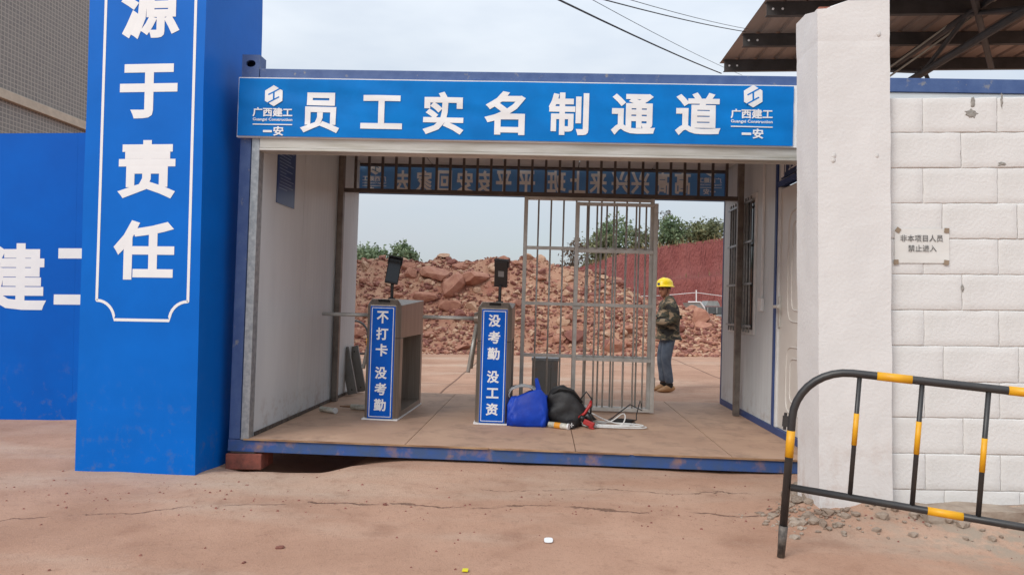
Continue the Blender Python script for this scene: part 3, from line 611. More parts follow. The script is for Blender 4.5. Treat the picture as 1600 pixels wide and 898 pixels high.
for k in range(9):
    r = .115+.012*random.random(); cx_ = -.045+.02*random.random(); cy_ = -.02+.012*k
    mb.tube([(cx_+r*math.cos(q)*1.05, cy_+.01*math.sin(q*2+k), .245+r*.66*math.sin(q)+.012*random.random()) for q in np.linspace(-.3, math.pi+.35, 18)], .0052, 6)
mb.build('cable_coil', 'cable_grey', tb, smooth=True)
kb = empty('tool_bag', on_floor(882, 668) @ Matrix.Translation((.01, .17, 0)) @ Matrix.Scale(1.14, 4), 'slumped black nylon tool bag beside the blue tote', 'bag')
def bagf(v):
    n_ = .34*nz3(v.x*1.7, v.y*1.7, v.z*1.7+4) + .16*abs(nz3(v.x*3.6, v.y*3.6, v.z*3.6)) - .05 + .04*nz3(v.x*9, v.y*9, v.z*9)
    v = v*(1+n_); x = v.x*.20; z = (v.z+.8)/1.8; sl = .30-.35*abs(x+.02)-(.10*sstep(.05, .2, x))
    return (x, v.y*.13, max(0, z*sl))
kb0 = blob('bag_body', 'bag', kb, bagf, 4)
MB().tube([(-.12, -.06, .22), (-.05, -.10, .285), (.05, -.10, .27), (.12, -.07, .18)], .009, 6).tube([(.10, -.05, .19), (.15, -.06, .26), (.19, -.06, .21), (.185, -.08, .10)], .007, 6).build('strap', 'bag', kb, smooth=True)
MB().tube([(.10, -.11, .07), (.14, -.12, .11), (.18, -.10, .17), (.185, -.09, .20)], [.014, .010, .014, .008], 8).build('red_grip', 'red_pl', kb, smooth=True)
td = empty('power_tool', on_floor(903, 670), 'red and black power tool lying in front of the black bag', 'tool')
rm = Matrix.Translation((.09, .05, .045)) @ Matrix.Rotation(rad(20), 4, 'Y') @ Matrix.Rotation(rad(-15), 4, 'Z') @ Matrix.Scale(.72, 4)
MB().box(-.06, .07, -.035, .035, -.032, .032, rm).box(.02, .085, -.03, .03, -.05, -.02, rm).build('tool_body', 'red_pl', td, bevel=.008)
MB().tube([rm @ Vector((-.06, 0, .02)), rm @ Vector((-.12, 0, .03))], [.028, .02], 10).tube([(.05, .10, .07), (.09, .09, .10), (.11, .07, .06)], [.03, .032, .02], 10).build('motor_housing', 'black_pl', td, smooth=True)
dr_ = empty('hole_saw', on_floor(893, 670), 'round black drill head with a pale end, on the floor by the tube', 'tool')
MB().tube([(0, .0, .033), (-.01, .07, .036), (-.02, .12, .04)], [.033, .033, .022], 14).build('head', 'black_pl', dr_)
MB().box(-.004, .004, -.003, -.001, .016, .05).box(-.016, .016, -.003, -.001, .03, .036).build('end_mark', 'print_white', dr_)
def sealant(px, py, ang, label, withnoz=False, ring=True):
    s_ = empty('sealant_tube', on_floor(px, py) @ Matrix.Rotation(rad(ang), 4, 'Z'), label, 'tube', 'used sealant tubes on the floor')
    MB().tube([(-.085, 0, .025), (.085, 0, .025)], .0245, 14).build('cartridge', 'tube_label', s_, smooth=False)
    MB().tube([(.0855, 0, .025), (.10, 0, .025)], .0265, 14).build('end_cap', 'white_pvc', s_)
    if ring: MB().tube([(-.03, 0, .025), (.025, 0, .025)], .0251, 14, False).build('label_band', 'orange', s_)
    if withnoz: MB().tube([(-.0855, 0, .025), (-.10, 0, .025), (-.20, 0, .022)], [.012, .012, .005], 8).build('nozzle', 'wood_edge', s_)
sealant(512, 644, -28, 'dirty white sealant tube nearest the left wall', ring=False)
sealant(562, 640, -10, 'red-printed sealant tube with nozzle next to the left turnstile', True, False)
sealant(872, 669, -26, 'sealant tube with an orange band in front of the black bag')
wc = empty('white_cable', on_floor(955, 668), 'loose coil of white cable on the floor before the gate', 'cable')
pts = []; NL = 5
for k in range(NL*40):
    q = k/40*2*math.pi; a = k/40; rx = .21+.08*math.sin(a*2.1+.5); ry = .07+.025*math.sin(a*3.3); ox = .05*math.sin(a*1.7); lift = .20*max(0, math.sin(q*.5+a*.9))**3*(1 if 1 < a < 3.6 else .15)
    pts.append((ox+rx*math.cos(q), .03+ry*math.sin(q)+.01*math.sin(q*3), .007+.004*a+lift*(.5+.5*math.sin(q))))
MB().tube(pts, .0055, 6).build('cable', 'cable_white', wc, smooth=True)
bc = empty('black_cable', on_floor(975, 662), 'small coil of thin black cable inside the white one', 'cable')
pts = [((.10+.02*math.sin(k*.21))*math.cos(k*.25), (.045+.01*math.sin(k*.13))*math.sin(k*.25)+.03, .008+.0003*k) for k in range(100)] + [(.10+.01*k, .03, .03+.045*k*(1 if k < 4 else (7-k)*.33)) for k in range(1, 7)] + [(.05, .02, .17), (-.1, .01, .05), (-.18, -.02, .01)]
MB().tube(pts, .0055, 6).build('cable', 'black_pl', bc, smooth=True)
for i, (px0, px1, lb) in enumerate(((541, 556, 'left grey metal plate leaning on the passage wall'), (553, 570, 'right grey metal plate leaning, nearer the turnstile'))):
    a = Cp(px1-4, 617-4*i, 2, ZF+.004)
    th = rad(-13); mt = TC @ Matrix.Translation(a) @ Matrix.Rotation(rad(-8), 4, 'Z') @ Matrix.Rotation(th, 4, 'Y')
    e = empty('metal_plate', mt, lb, 'plate', 'plates leaning on the left wall')
    MB().box(-.05, .05, -.012, .012, .012, .52).build('plate', 'alu', e, bevel=.002); MB().box(-.051, -.045, -.02, .0125, .012, .52).build('flange', 'alu', e)
    MB().tube([(0, -.0125, .06), (0, -.0135, .06)], .008, 10).tube([(0, -.0125, .46), (0, -.0135, .46)], .008, 10).build('bolt_hole', 'black_pl', e)

# ------------------------------------------------------------------ blue pillar, hoarding, tiled building on the left
q0 = Wp(305, 741, 2, 0); q1 = Wp(117, 735, 2, 0)
pw = (q0-q1).length; pyaw = math.atan2((q0-q1).y, (q0-q1).x)
PM = Matrix.Translation(q1) @ Matrix.Rotation(pyaw, 4, 'Z') @ Matrix.Rotation(rad(.5), 4, 'Y')
bp = empty('blue_pillar', PM, 'tall bright blue pillar with large white vertical characters left of the passage', 'pillar')
PH, PD = 4.6, .86
mb = MB(); nzv = 24
ring = [(0, 0), (pw, 0), (pw, PD), (0, PD)]
vs = []
for j in range(nzv+1):
    z = PH*j/nzv
    for (x, y) in ring: vs.append((x + .006*nz3(z*1.3, x, 2) - (.016 if x > 0 else -.008)*j/nzv, y, z-.03))
mb.add(vs, [(j*4+k, j*4+(k+1) % 4, (j+1)*4+(k+1) % 4, (j+1)*4+k) for j in range(nzv) for k in range(4)] + [(0, 3, 2, 1), tuple(nzv*4+k for k in range(4))])
mb.build('pillar_body', 'blue_vinyl', bp)
PMI = PM.inverted()
def Pp(px, py): o = PMI @ CAM; d = PMI.to_3x3() @ ray(px, py); t = (-.004-o.y)/d.y; return o+d*t
def pillar_char(c, x0, y0, x1, y1):
    xm, ym = (x0+x1)/2, (y0+y1)/2; a, b = Pp(x0, ym), Pp(x1, ym); t, u = Pp(xm, y0), Pp(xm, y1)
    letter('character', c, bp, (a.x, -.001, u.z), (b.x-a.x, 0, 0), (0, 0, t.z-u.z), (0, -1, 0), 'print_white', .034)
pillar_char('源', 189, -34, 281, 61); pillar_char('于', 187, 100, 277, 185); pillar_char('责', 184, 219, 274, 310); pillar_char('任', 177, 344, 272, 437)
L0, L1 = Pp(151.5, 440).x, Pp(294, 440).x; zc_ = Pp(222, 470).z; zb_ = Pp(222, 500).z; lw = .020; rr = zc_-zb_
def stroke(pts, w):
    n = len(pts); vs = []
    for i, p_ in enumerate(pts):
        a = Vector(pts[max(i-1, 0)]); b = Vector(pts[min(i+1, n-1)]); d = (b-a).normalized(); nn = Vector((-d.y, d.x))
        for s in (1, -1): vs.append((p_[0]+nn.x*w/2*s, -.0016, p_[1]+nn.y*w/2*s))
    return MB().add(vs, [(2*i, 2*i+1, 2*i+3, 2*i+2) for i in range(n-1)])
arcl = [(L0 + rr*math.sin(a), zb_ + rr*math.cos(a)) for a in np.linspace(0, math.pi/2, 9)]
arcr = [(L1 - rr*math.sin(a), zb_ + rr*math.cos(a)) for a in np.linspace(0, math.pi/2, 9)]
tw = .007                                           # the frame narrows slightly towards the top
path = [(L0+tw, PH-.1), (L0, zc_)] + arcl + arcr[::-1] + [(L1, zc_), (L1+tw*.2, PH-.1)]
stroke(path, lw).build('border_line', 'print_white', bp)
# hoarding
hq = Wp(60, 655, 2, 0); HY = hq.y; HZ = Wp(70, 208, 1, HY).z
hd = empty('blue_hoarding', Matrix.Translation((0, HY, 0)), 'blue site hoarding with huge white characters, far left', 'hoarding')
for i in range(9):
    x1 = -1.2-i*1.2; box('hoarding_panel', 'blue_hoard', hd, x1-1.199, x1, 0, .05, -.03, HZ-.002*(i % 2))
box('top_rail', 'trim_blue', hd, -12, -1.2, .052, .10, HZ-.08, HZ+.004)
def hch(c, x0, y0, x1, y1):
    ym, xm = (y0+y1)/2, (x0+x1)/2; a, b = Wp(x0, ym, 1, HY), Wp(x1, ym, 1, HY); t, u = Wp(xm, y0, 1, HY), Wp(xm, y1, 1, HY)
    letter('character', c, hd, (a.x, -.001, u.z), (b.x-a.x, 0, 0), (0, 0, t.z-u.z), (0, -1, 0), 'print_white', .034)
hch('建', -32, 380, 73, 488); hch('工', 85, 388, 190, 476)
# tiled building
BX = -9.0
bd = empty('tiled_building', Matrix.Translation((BX, 0, 0)), 'tall building clad in small grey mosaic tiles behind the blue hoarding', 'building')
lza, lzb = Wp(0, 141, 0, BX), Wp(0, 153, 0, BX)
box('tiled_wall', 'mosaic', bd, -10, 0, 4, 17, -.05, 16)
box('tile_ledge', 'ledge', bd, -.1, .10, 4, 17.1, lzb.z-.02, lza.z+.02, .01)

# ------------------------------------------------------------------ white pillar, block wall and notice on the right
c0 = Wp(1280, 808, 2, 0.02); PY = c0.y; px0 = c0.x; px1 = Wp(1393, 500, 1, PY).x
wp = empty('white_pillar', Matrix.Translation((px0, PY, 0)), 'thick white-painted masonry pillar with a chipped top', 'pillar')
wz = Wp(1300, 1, 1, PY).z; wpw = px1-px0; wd = .33
bm = bmesh.new()
bmesh.ops.create_grid(bm, x_segments=1, y_segments=1, size=1); bm.free()
mb = MB(); na, nzr = 28, 90; per = []
for k in range(na):
    s = k/na*4; e = int(s); f_ = s-e
    per.append([(f_*wpw, 0), (wpw, f_*wd), (wpw-f_*wpw, wd), (0, wd-f_*wd)][e])
vs = []
for j in range(nzr+1):
    z = -.06+(wz+.06)*j/nzr
    for (x, y) in per:
        nn = .003*nz3(x*5+y*7, z*4, 2) + .0010*nz3(x*16, z*14, y*16)
        cxn, cyn = (x/wpw-.5)*2, (y/wd-.5)*2
        fl = .012*max(0, 1-j/3)                              # swollen render at the foot
        chip = 0
        if j >= nzr-2 and x < .12 and y < .15: chip = -.032*(j-nzr+3)/2
        gr_ = -.0012 if abs(z-(wz-.235+.01*math.sin(x*9))) < .012 else 0
        vs.append((x + cxn*(nn+fl+gr_), y + cyn*(nn+fl+gr_), z+chip*(1+.4*nz3(x*30, y*30, 1))))
mb.add(vs, [(j*na+k, j*na+(k+1) % na, (j+1)*na+(k+1) % na, (j+1)*na+k) for j in range(nzr) for k in range(na)] + [tuple(nzr*na+k for k in range(na))])
mb.build('pillar_body', 'white_paint', wp)
MB().box(.012, .10, .012, .12, wz-.09, wz-.028).build('bare_brick', 'brick_raw', wp, bevel=.006)
for (qx, qy) in ((1303, 243), (1370, 243), (1373, 53), (1302, 250)):
    a = Wp(qx, qy, 1, PY); blob('plaster_patch', 'mortar', wp, lambda v: (v.x*.012*(1+.4*nz3(v.x*2, v.z*2, qx)), v.y*.003, v.z*.016), 2, Matrix.Translation((a.x-px0, -.001, a.z)))
# block wall
WY = PY+.05; wtop = Wp(1500, 152, 1, WY).z; RH = .1985; BLn = .405
bw = empty('block_wall', Matrix.Translation((px1, WY, 0)), 'white-painted concrete block wall to the right of the white pillar', 'wall')
nmx, nmz = 150, 112; vs = []
for jj in range(nmz+1):
    for ii in range(nmx+1):
        x = -.05+3.35*ii/nmx; z = -.1+(wtop+.088)*jj/nmz; vs.append((x, .0056+.0022*nz3(x*7, z*7, 3)+.0014*nz3(x*25, z*25, 6), z))
MB().add(vs, [(jj*(nmx+1)+ii, jj*(nmx+1)+ii+1, (jj+1)*(nmx+1)+ii+1, (jj+1)*(nmx+1)+ii) for jj in range(nmz) for ii in range(nmx)]).box(-.05, 3.3, .02, .17, -.1, wtop-.012).build('mortar', 'mortar', bw)
def block_mesh(w_, seed):
    nxb, nzb = max(6, int(w_/.03)), 7; hgt = RH-.004; w2 = w_+.0075; vs = []
    for jj in range(nzb+1):
        for ii in range(nxb+1):
            gx_ = 0 if ii == 0 else 1 if ii == nxb else .012+.976*(ii-1)/(nxb-2); gz_ = 0 if jj == 0 else 1 if jj == nzb else .025+.95*(jj-1)/(nzb-2)
            x = (gx_-.5)*w2; z = (gz_-.5)*hgt; e = (ii in (0, nxb))+(jj in (0, nzb))
            x += .006*nz3(z*22+seed, ii*.3, 1); z += .005*nz3(x*18, jj*.3+seed, 5)
            vs.append((x, -.05+.0022*nz3(x*8+seed*3, z*8, seed)+(.0016 if e else 0)+(.0015 if e == 2 else 0), z))
    k0 = len(vs); ring_ = [ii for ii in range(nxb+1)] + [jj*(nxb+1)+nxb for jj in range(1, nzb+1)] + [nzb*(nxb+1)+ii for ii in range(nxb-1, -1, -1)] + [jj*(nxb+1) for jj in range(nzb-1, 0, -1)]
    vs += [(vs[q][0], .05, vs[q][2]) for q in ring_]; n_ = len(ring_)
    me = MB().add(vs, [(jj*(nxb+1)+ii, jj*(nxb+1)+ii+1, (jj+1)*(nxb+1)+ii+1, (jj+1)*(nxb+1)+ii) for jj in range(nzb) for ii in range(nxb)] + [(ring_[k], k0+k, k0+(k+1) % n_, ring_[(k+1) % n_]) for k in range(n_)]).mesh('block')
    me.materials.append(M['white_block']); nf_ = nxb*nzb; me.polygons.foreach_set('use_smooth', [i < nf_ for i in range(len(me.polygons))]); return me
fulls = [block_mesh(BLn-.011, i) for i in range(4)]; halfs = [block_mesh(.19-.004, 7), block_mesh(.30-.01, 8)]
r = 0; z = wtop
while z > -.05:
    x = .005; first = True
    while x < 3.25:
        if first and r % 2 == 0: me, ww = halfs[0], .197
        elif first and r % 4 == 1: me, ww = fulls[r % 4], BLn
        elif first: me, ww = halfs[1], .30
        else: me, ww = fulls[int(rng.integers(4))], BLn
        first = False
        link('block', me, None, bw, Matrix.Translation((x+ww/2, .0515+.0012*float(rng.normal()), z-RH/2)) @ Matrix.Rotation(rad(.25*float(rng.normal())), 4, 'Y')); x += ww
    z -= RH; r += 1
# rough concrete footing showing under the wall
fx0 = Wp(1440, 830, 1, WY-.1).x-px1; vs = []; nfx, nfp = 40, 8
for ii in range(nfx+1):
    x = fx0+(3.3-fx0)*ii/nfx
    for kk in range(nfp+1):
        t = kk/nfp; y = .06-.22*min(1, t*2); z = .10-.20*max(0, t*2-1); e = .022*nz3(x*5, t*4, 3)+.012*nz3(x*16, t*9, 5)
        vs.append((x, y-e*(t > .45), z+e*(t < .6)))
MB().add(vs, [(ii*(nfp+1)+kk, ii*(nfp+1)+kk+1, (ii+1)*(nfp+1)+kk+1, (ii+1)*(nfp+1)+kk) for ii in range(nfx) for kk in range(nfp)]+[tuple(range(nfp+1))]).build('footing', 'concrete_lump', bw)
for (qx, qy, sx, sz) in ((1517, 178, .03, .022), (1520, 160, .012, .03), (1565, 158, .006, .04), (1566, 256, .02, .010), (1504, 450, .008, .02)):
    a = Wp(qx, qy, 1, WY); blob('bare_patch', 'bare_block', bw, lambda v: (v.x*sx*(1+.9*nz3(v.x*2.5, v.z*2.5, qx)), v.y*.0035, v.z*sz*(1+.9*nz3(v.z*2.5, v.x*2.5, qx))), 4, Matrix.Translation((a.x-px1, .0, a.z)))
# notice
a0, a1 = Wp(1399, 357, 1, WY-.012), Wp(1485, 411, 1, WY-.012)
no_ = empty('paper_notice', Matrix.Translation((a0.x, WY+.001, a1.z)), 'white paper notice with two lines of black characters taped to the block wall', 'notice')
nw, nh = a1.x-a0.x, a0.z-a1.z
mb = MB(); vs = [(nw*i/12, -.004-.003*nz3(i*.5, j*.6, 2), nh*j/8) for j in range(9) for i in range(13)]
mb.add(vs, [(j*13+i, j*13+i+1, (j+1)*13+i+1, (j+1)*13+i) for j in range(8) for i in range(12)]).build('paper_sheet', 'paper', no_, smooth=True)
letter('lettering', '非本项目人员', no_, (nw*.10, -.0068, nh*.62), (nw*.78, 0, 0), (0, 0, nh*.20), (0, -1, 0), 'ink', .004, th=.0006)
letter('lettering', '禁止进入', no_, (nw*.24, -.0068, nh*.33), (nw*.52, 0, 0), (0, 0, nh*.20), (0, -1, 0), 'ink', .004, th=.0006)
for (u, v, rot) in ((.06, .96, 35), (.95, .95, 5), (.02, .03, 0), (.94, .02, 8)):
    mt = Matrix.Translation((u*nw, -.0075, v*nh)) @ Matrix.Rotation(rad(rot), 4, 'Y'); MB().box(-.013, .013, -.001, .001, -.013, .013, mt).build('tape_patch', 'tape', no_)

# ------------------------------------------------------------------ black and yellow barriers
def barrier(mw, label):
    t_ = empty('crowd_barrier', mw, label, 'barrier', 'black and yellow crowd barriers')
    Lb, Hb, R_ = 2.0, .90, .24; r = .0185
    arc = lambda cx, s: [(cx+s*R_*math.cos(a), 0, Hb-R_+R_*math.sin(a)) for a in np.linspace(math.pi, math.pi/2, 10)]
    left = [(0, 0, .14)] + arc(R_, 1); right = [(2*R_+ (Lb-2*R_) - p[0]+0, 0, p[2]) for p in left][::-1]
    right = [(Lb-p[0], 0, p[2]) for p in left][::-1]
    MB().tube(left+right, r, 14).build('top_frame', 'black_paint', t_, smooth=True)
    MB().tube([(r, 0, .335), (Lb-r, 0, .335)], r*.9, 12).build('bottom_rail', 'black_paint', t_, smooth=True)
    me = MB().tube([(0, 0, .336), (0, 0, Hb-.005)], .0105, 10).mesh('bar'); sl = MB().tube([(0, 0, .52), (0, 0, .665)], .0116, 12).mesh('bar_band')
    for k in range(6):
        x = .27+k*.25; b = link('upright_bar', me, 'black_paint', t_, Matrix.Translation((x, 0, 0)), True); link('yellow_band', sl, 'yellow_paint', b, Matrix.Translation((0, 0, (.055, .055, .02)[k % 3])), True)
    for x0, x1 in ((.34, .48), (.84, .98), (1.36, 1.5)): MB().tube([(x0, 0, Hb), (x1, 0, Hb)], r+.0012, 14).build('yellow_band', 'yellow_paint', t_, smooth=True)
    for x0, x1 in ((.58, .715), (1.2, 1.34)): MB().tube([(x0, 0, .335), (x1, 0, .335)], r*.9+.0012, 14).build('yellow_band', 'yellow_paint', t_, smooth=True)
    for x in (0, Lb):
        MB().tube([(x, 0, .475), (x, 0, .60)], r+.0012, 14).build('yellow_band', 'yellow_paint', t_, smooth=True)
        MB().tube([(x, 0, .0), (x, 0, .15)], [.017, .021], 12).build('worn_foot', 'worn_foot', t_, smooth=True)
    MB().box(-.042, -.016, -.008, .008, .615, .665).tube([(-.03, 0, .60), (-.03, 0, .68)], .007, 8).build('coupling_hook', 'black_paint', t_)
    return t_
fp = Wp(1220, 868, 2, .0); fp.z = gz(fp.x, fp.y)
barrier(Matrix.Translation(fp) @ Matrix.Rotation(rad(-20), 4, 'Z') @ Matrix.Rotation(rad(4.5), 4, 'Y'), 'black and yellow tube barrier standing in front of the white wall')
f2 = Wp(574, 583, 2, -.02); f2.z = gz(f2.x, f2.y)
barrier(Matrix.Translation(f2) @ Matrix.Rotation(rad(180), 4, 'Z'), 'black and yellow tube barrier outside, mostly hidden behind the left passage wall')

# ------------------------------------------------------------------ canopy roof and cables, upper right
RZ = 4.0
fa = Wp(1128, 104, 2, RZ); RX0, RYF = fa.x, fa.y
rf = empty('canopy_roof', Matrix.Translation((RX0, RYF, RZ)), 'open corrugated metal canopy roof on dark purlins, upper right', 'roof')
nr = 30; mb = MB(); prof = []
x = 0
while x < 7.5:
    prof += [(x, 0), (x+.15, 0), (x+.165, .022), (x+.195, .022)]; x += .21
n = len(prof); vs = [(px_, y, .075+z_) for y in (.12, -3.4) for px_, z_ in prof] + [(px_, y, .077+z_) for y in (.12, -3.4) for px_, z_ in prof]
mb.add(vs, [(k, k+1, n+k+1, n+k) for k in range(n-1)] + [(2*n+k, 3*n+k, 3*n+k+1, 2*n+k+1) for k in range(n-1)])
mb.build('roof_sheet', 'roof_sheet', rf)
for k in range(5):
    y = -.02-.80*k
    MB().box(.02, 7.4, y-.002, y+.002, -.06, .072).box(.02, 7.4, y+.002, y+.05, -.06, -.056).box(.02, 7.4, y+.002, y+.05, .068, .072).build('purlin', 'purlin', rf)
    MB().tube([(.08, y-.003, 0), (.08, y-.006, 0)], .012, 8).tube([(.17, y-.003, 0), (.17, y-.006, 0)], .012, 8).build('bolt_hole', 'print_white', rf)
for x in (1.9, 5.2):
    MB().tube([(x, -3.2, -.35), (x, .05, -.35)], .04, 10).tube([(x, -3.2, -.06), (x, .05, -.06)], .035, 10).tube([(x, -2.4, -.34), (x, -1.6, -.06), (x, -.8, -.34), (x, 0, -.06)], .025, 8).build('truss', 'purlin', rf)
for x in (1.9, 5.2): MB().tube([(x, .02, -.35), (x, .02, -RZ)], .05, 12).build('support_post', 'purlin', rf)
MB().tube([(1.3, -2.6, -.08), (2.9, -.3, -.14)], .03, 10).tube([(2.2, -.2, -.08), (2.32, -.15, -.30)], .022, 8).build('brace', 'purlin', rf)
for i, (a, b, c, d, lb) in enumerate(((1391, 104, 1560, -18, 'upper'), (1391, 118, 1575, -14, 'lower'))):
    A = Wp(a-60, b+42, 2, RZ-.22); B = Wp(c, d, 2, RZ-.22)
    A = Wp(a, b, 1, 2.6); B = Wp(c, d, 1, 1.6); A = A+(A-B)*.4
    e = empty('pale_rope', Matrix.Identity(4), lb + ' of two pale ropes slanting under the canopy roof', 'rope'); MB().tube([A, (A+B)/2+Vector((0, 0, -.01)), B], .010, 6).build('rope', 'rope', e)
for (x0, y0, x1, y1, r_, dn, df, lb) in ((885, -8, 1127, 115, .0055, 4.0, 7.9, 'thick black overhead cable running down to the canopy corner'), (960, -8, 1165, 50, .0038, 4.5, 7.4, 'thin black overhead cable, upper one by the canopy'), (985, -12, 1170, 46, .0022, 4.5, 7.4, 'hair-thin overhead wire just above the thin cable'), (985, 20, 1160, 118, .0018, 4.5, 7.9, 'hair-thin overhead wire beside the thick cable')):
    A = CAM+ray(x0, y0)*dn; B = CAM+ray(x1, y1)*df; A = A+(A-B)*.9
    pts = [A.lerp(B, t)+Vector((0, 0, -.10*4*t*(1-t)*.5)) for t in np.linspace(0, 1, 14)]
    e = empty('overhead_cable', Matrix.Identity(4), lb, 'cable'); MB().tube(pts, r_, 6).build('cable', 'wire', e)

# ------------------------------------------------------------------ rubble heap
Y0h = 12.2
def crest(x): return float(np.interp(x, [-16, -9, -4, 0, 2.3, 3.4, 5.6, 6.2, 6.9, 7.6, 9.0, 11], [2.0, 2.4, 2.45, 2.5, 2.5, 2.15, 1.32, 1.15, .95, .78, .55, .0]))
def hz(x, y):
    c = crest(x); f_ = (y-Y0h-.35*nz3(x*.6, 1, 1))/3.9
    t = sstep(-.02, 1.02, f_)*.35+min(1, max(0, f_))*.65 if f_ < 1 else 1-.10*sstep(1, 1.8, f_)-.7*sstep(1.5, 2.8, f_)
    return c*t*(1+.10*nz3(x*.9, y*.9, 6)) + (.16*nz3(x*1.7, y*1.7, 3)+.07*nz3(x*5, y*5, 8))*min(1, max(0, f_*5)) - .03
hp_ = empty('rubble_heap', Matrix.Identity(4), 'long heap of broken red and tan rock across the yard', 'rubble heap')
hx = np.linspace(-16, 11.5, 190); hy = np.linspace(11.6, 23.5, 90)
MB().add([(x, y, hz(x, y)) for y in hy for x in hx], [(j*190+i, j*190+i+1, (j+1)*190+i+1, (j+1)*190+i) for j in range(89) for i in range(189)]).build('soil', 'rubble', hp_, smooth=True)
def rockmesh(seed, sub=2):
    b = bmesh.new(); bmesh.ops.create_icosphere(b, subdivisions=sub, radius=1); rr_ = random.Random(seed)
    pl = [(Vector((rr_.gauss(0, 1), rr_.gauss(0, 1), rr_.gauss(0, 1))).normalized(), .45+.35*rr_.random()) for _ in range(9)]
    for v in b.verts:
        for n_, d_ in pl:
            k = v.co.dot(n_)
            if k > d_: v.co -= n_*(k-d_)
        v.co *= 1.25
    me = bpy.data.meshes.new('stone'); b.to_mesh(me); b.free(); return me
rocks = []
for i in range(12):
    me = rockmesh(i, 2); me.materials.append(M[('stone_a', 'stone_b', 'stone_c', 'stone_a', 'stone_b')[i % 5]]); rocks.append(me)
def place_stone(x, y, s, i, sink=.25):
    mt = Matrix.Translation((x, y, hz(x, y)+s*(.5-sink))) @ Matrix.Rotation(random.random()*6.28, 4, 'Z') @ Matrix.Rotation(random.uniform(-.6, .6), 4, 'X') @ Matrix.Diagonal((s*random.uniform(.8, 1.25), s*random.uniform(.7, 1.1), s*random.uniform(.5, .85), 1))
    return link('stone', rocks[i % 12], None, hp_, mt)
for (px_, py_, s) in ((681, 434, .36), (706, 456, .46), (742, 440, .36), (705, 484, .26), (664, 470, .27), (716, 420, .2), (588, 480, .22), (720, 500, .24), (760, 525, .2), (960, 545, .24), (950, 478, .2), (898, 535, .26), (1095, 500, .32), (1100, 515, .26), (1060, 520, .2), (622, 540, .22), (640, 420, .18), (890, 500, .2), (980, 520, .18)):
    d = ray(px_, py_); t = 14.0
    for _ in range(400):
        q = CAM+d*t
        if q.z < hz(q.x, q.y) or t > 26: break
        t += .05
    place_stone(q.x, q.y, s, random.choice((0, 3, 8, 2)))
for k in range(281):
    x = random.uniform(-5.5, 9.5); y = Y0h+random.random()**1.1*4.6
    if hz(x, y) < .0: y = Y0h+.3
    place_stone(x, y, .075+.11*random.random()**2.2, random.randrange(12))
base = bmesh.new(); bmesh.ops.create_icosphere(base, subdivisions=1, radius=1); bv = np.array([v.co[:] for v in base.verts]); bf = np.array([[v.index for v in f.verts] for f in base.faces]); base.free()
for mi, mm in enumerate(('stone_a', 'stone_b', 'stone_c')):
    V_, F_ = [], []
    for k in range((6500, 4200, 7500)[mi]):
        x = random.uniform(-8, 10.5); y = Y0h-.35+random.random()*5.4; s = .024+.062*random.random()**2.2
        if nz3(x*.55, y*.9, 11)+.25*nz3(x*2, y*2, 4) < -.12+.25*random.random()-.12 and random.random() < .85: s *= .45
        zz = hz(x, y)
        if zz < -.02: zz = -.02
        vv = bv*(1+.35*(rng.random((len(bv), 1))-.5))*np.array([s*random.uniform(.8, 1.4), s*random.uniform(.7, 1.2), s*random.uniform(.5, .9)]); a = random.random()*6.28; ca, sa_ = math.cos(a), math.sin(a)
        tl = random.uniform(-.6, .6); vv = np.stack([vv[:, 0]*ca-vv[:, 1]*sa_, vv[:, 0]*sa_+vv[:, 1]*ca, vv[:, 2]+vv[:, 0]*tl], 1)+np.array([x, y, zz+s*.3])
        F_.append(bf+len(V_)*len(bv)); V_.append(vv)
    me = bpy.data.meshes.new('small_stones'); me.from_pydata(np.concatenate(V_).tolist(), [], np.concatenate(F_).tolist()); o = link('small_stones', me, mm, hp_); o['kind'] = 'stuff'

# ------------------------------------------------------------------ red cut bank and what grows on it
def ctop(x): return float(np.interp(x, [-60, -5, 2, 4.4, 6.5, 9, 13, 20, 60], [.8, 1.2, 2.0, 3.4, 4.1, 4.6, 5.1, 6.2, 9]))
cx_ = np.concatenate([np.linspace(-60, 2, 30), np.linspace(2.3, 22, 130), np.linspace(23, 60, 20)]); rows = [(-.2, -.1), (0, 0), (.25, .5), (.5, .95), (.56, 1.0), (.60, 2.2), (.64, 2.5), (.8, 2.8), (.95, 3.1), (1.0, 3.3), (1.02, 6), (1.06, 30), (1.1, 200)]
vs = []
for (fz, dy) in rows:
    for x in cx_:
        t = ctop(x); rg = .18*nz3(x*1.8, fz*2, 2)+.08*nz3(x*6, fz*3, 4)
        vs.append((x, 33+dy+rg*(dy < 4)-.05*x, fz*t + (.07*nz3(x*2, 5, fz) if .5 < fz else 0)))
nc = len(cx_)
cl = MB().add(vs, [(j*nc+i, j*nc+i+1, (j+1)*nc+i+1, (j+1)*nc+i) for j in range(len(rows)-1) for i in range(nc-1)]).build('cut_bank', 'cliff', smooth=True); cl['kind'] = 'structure'
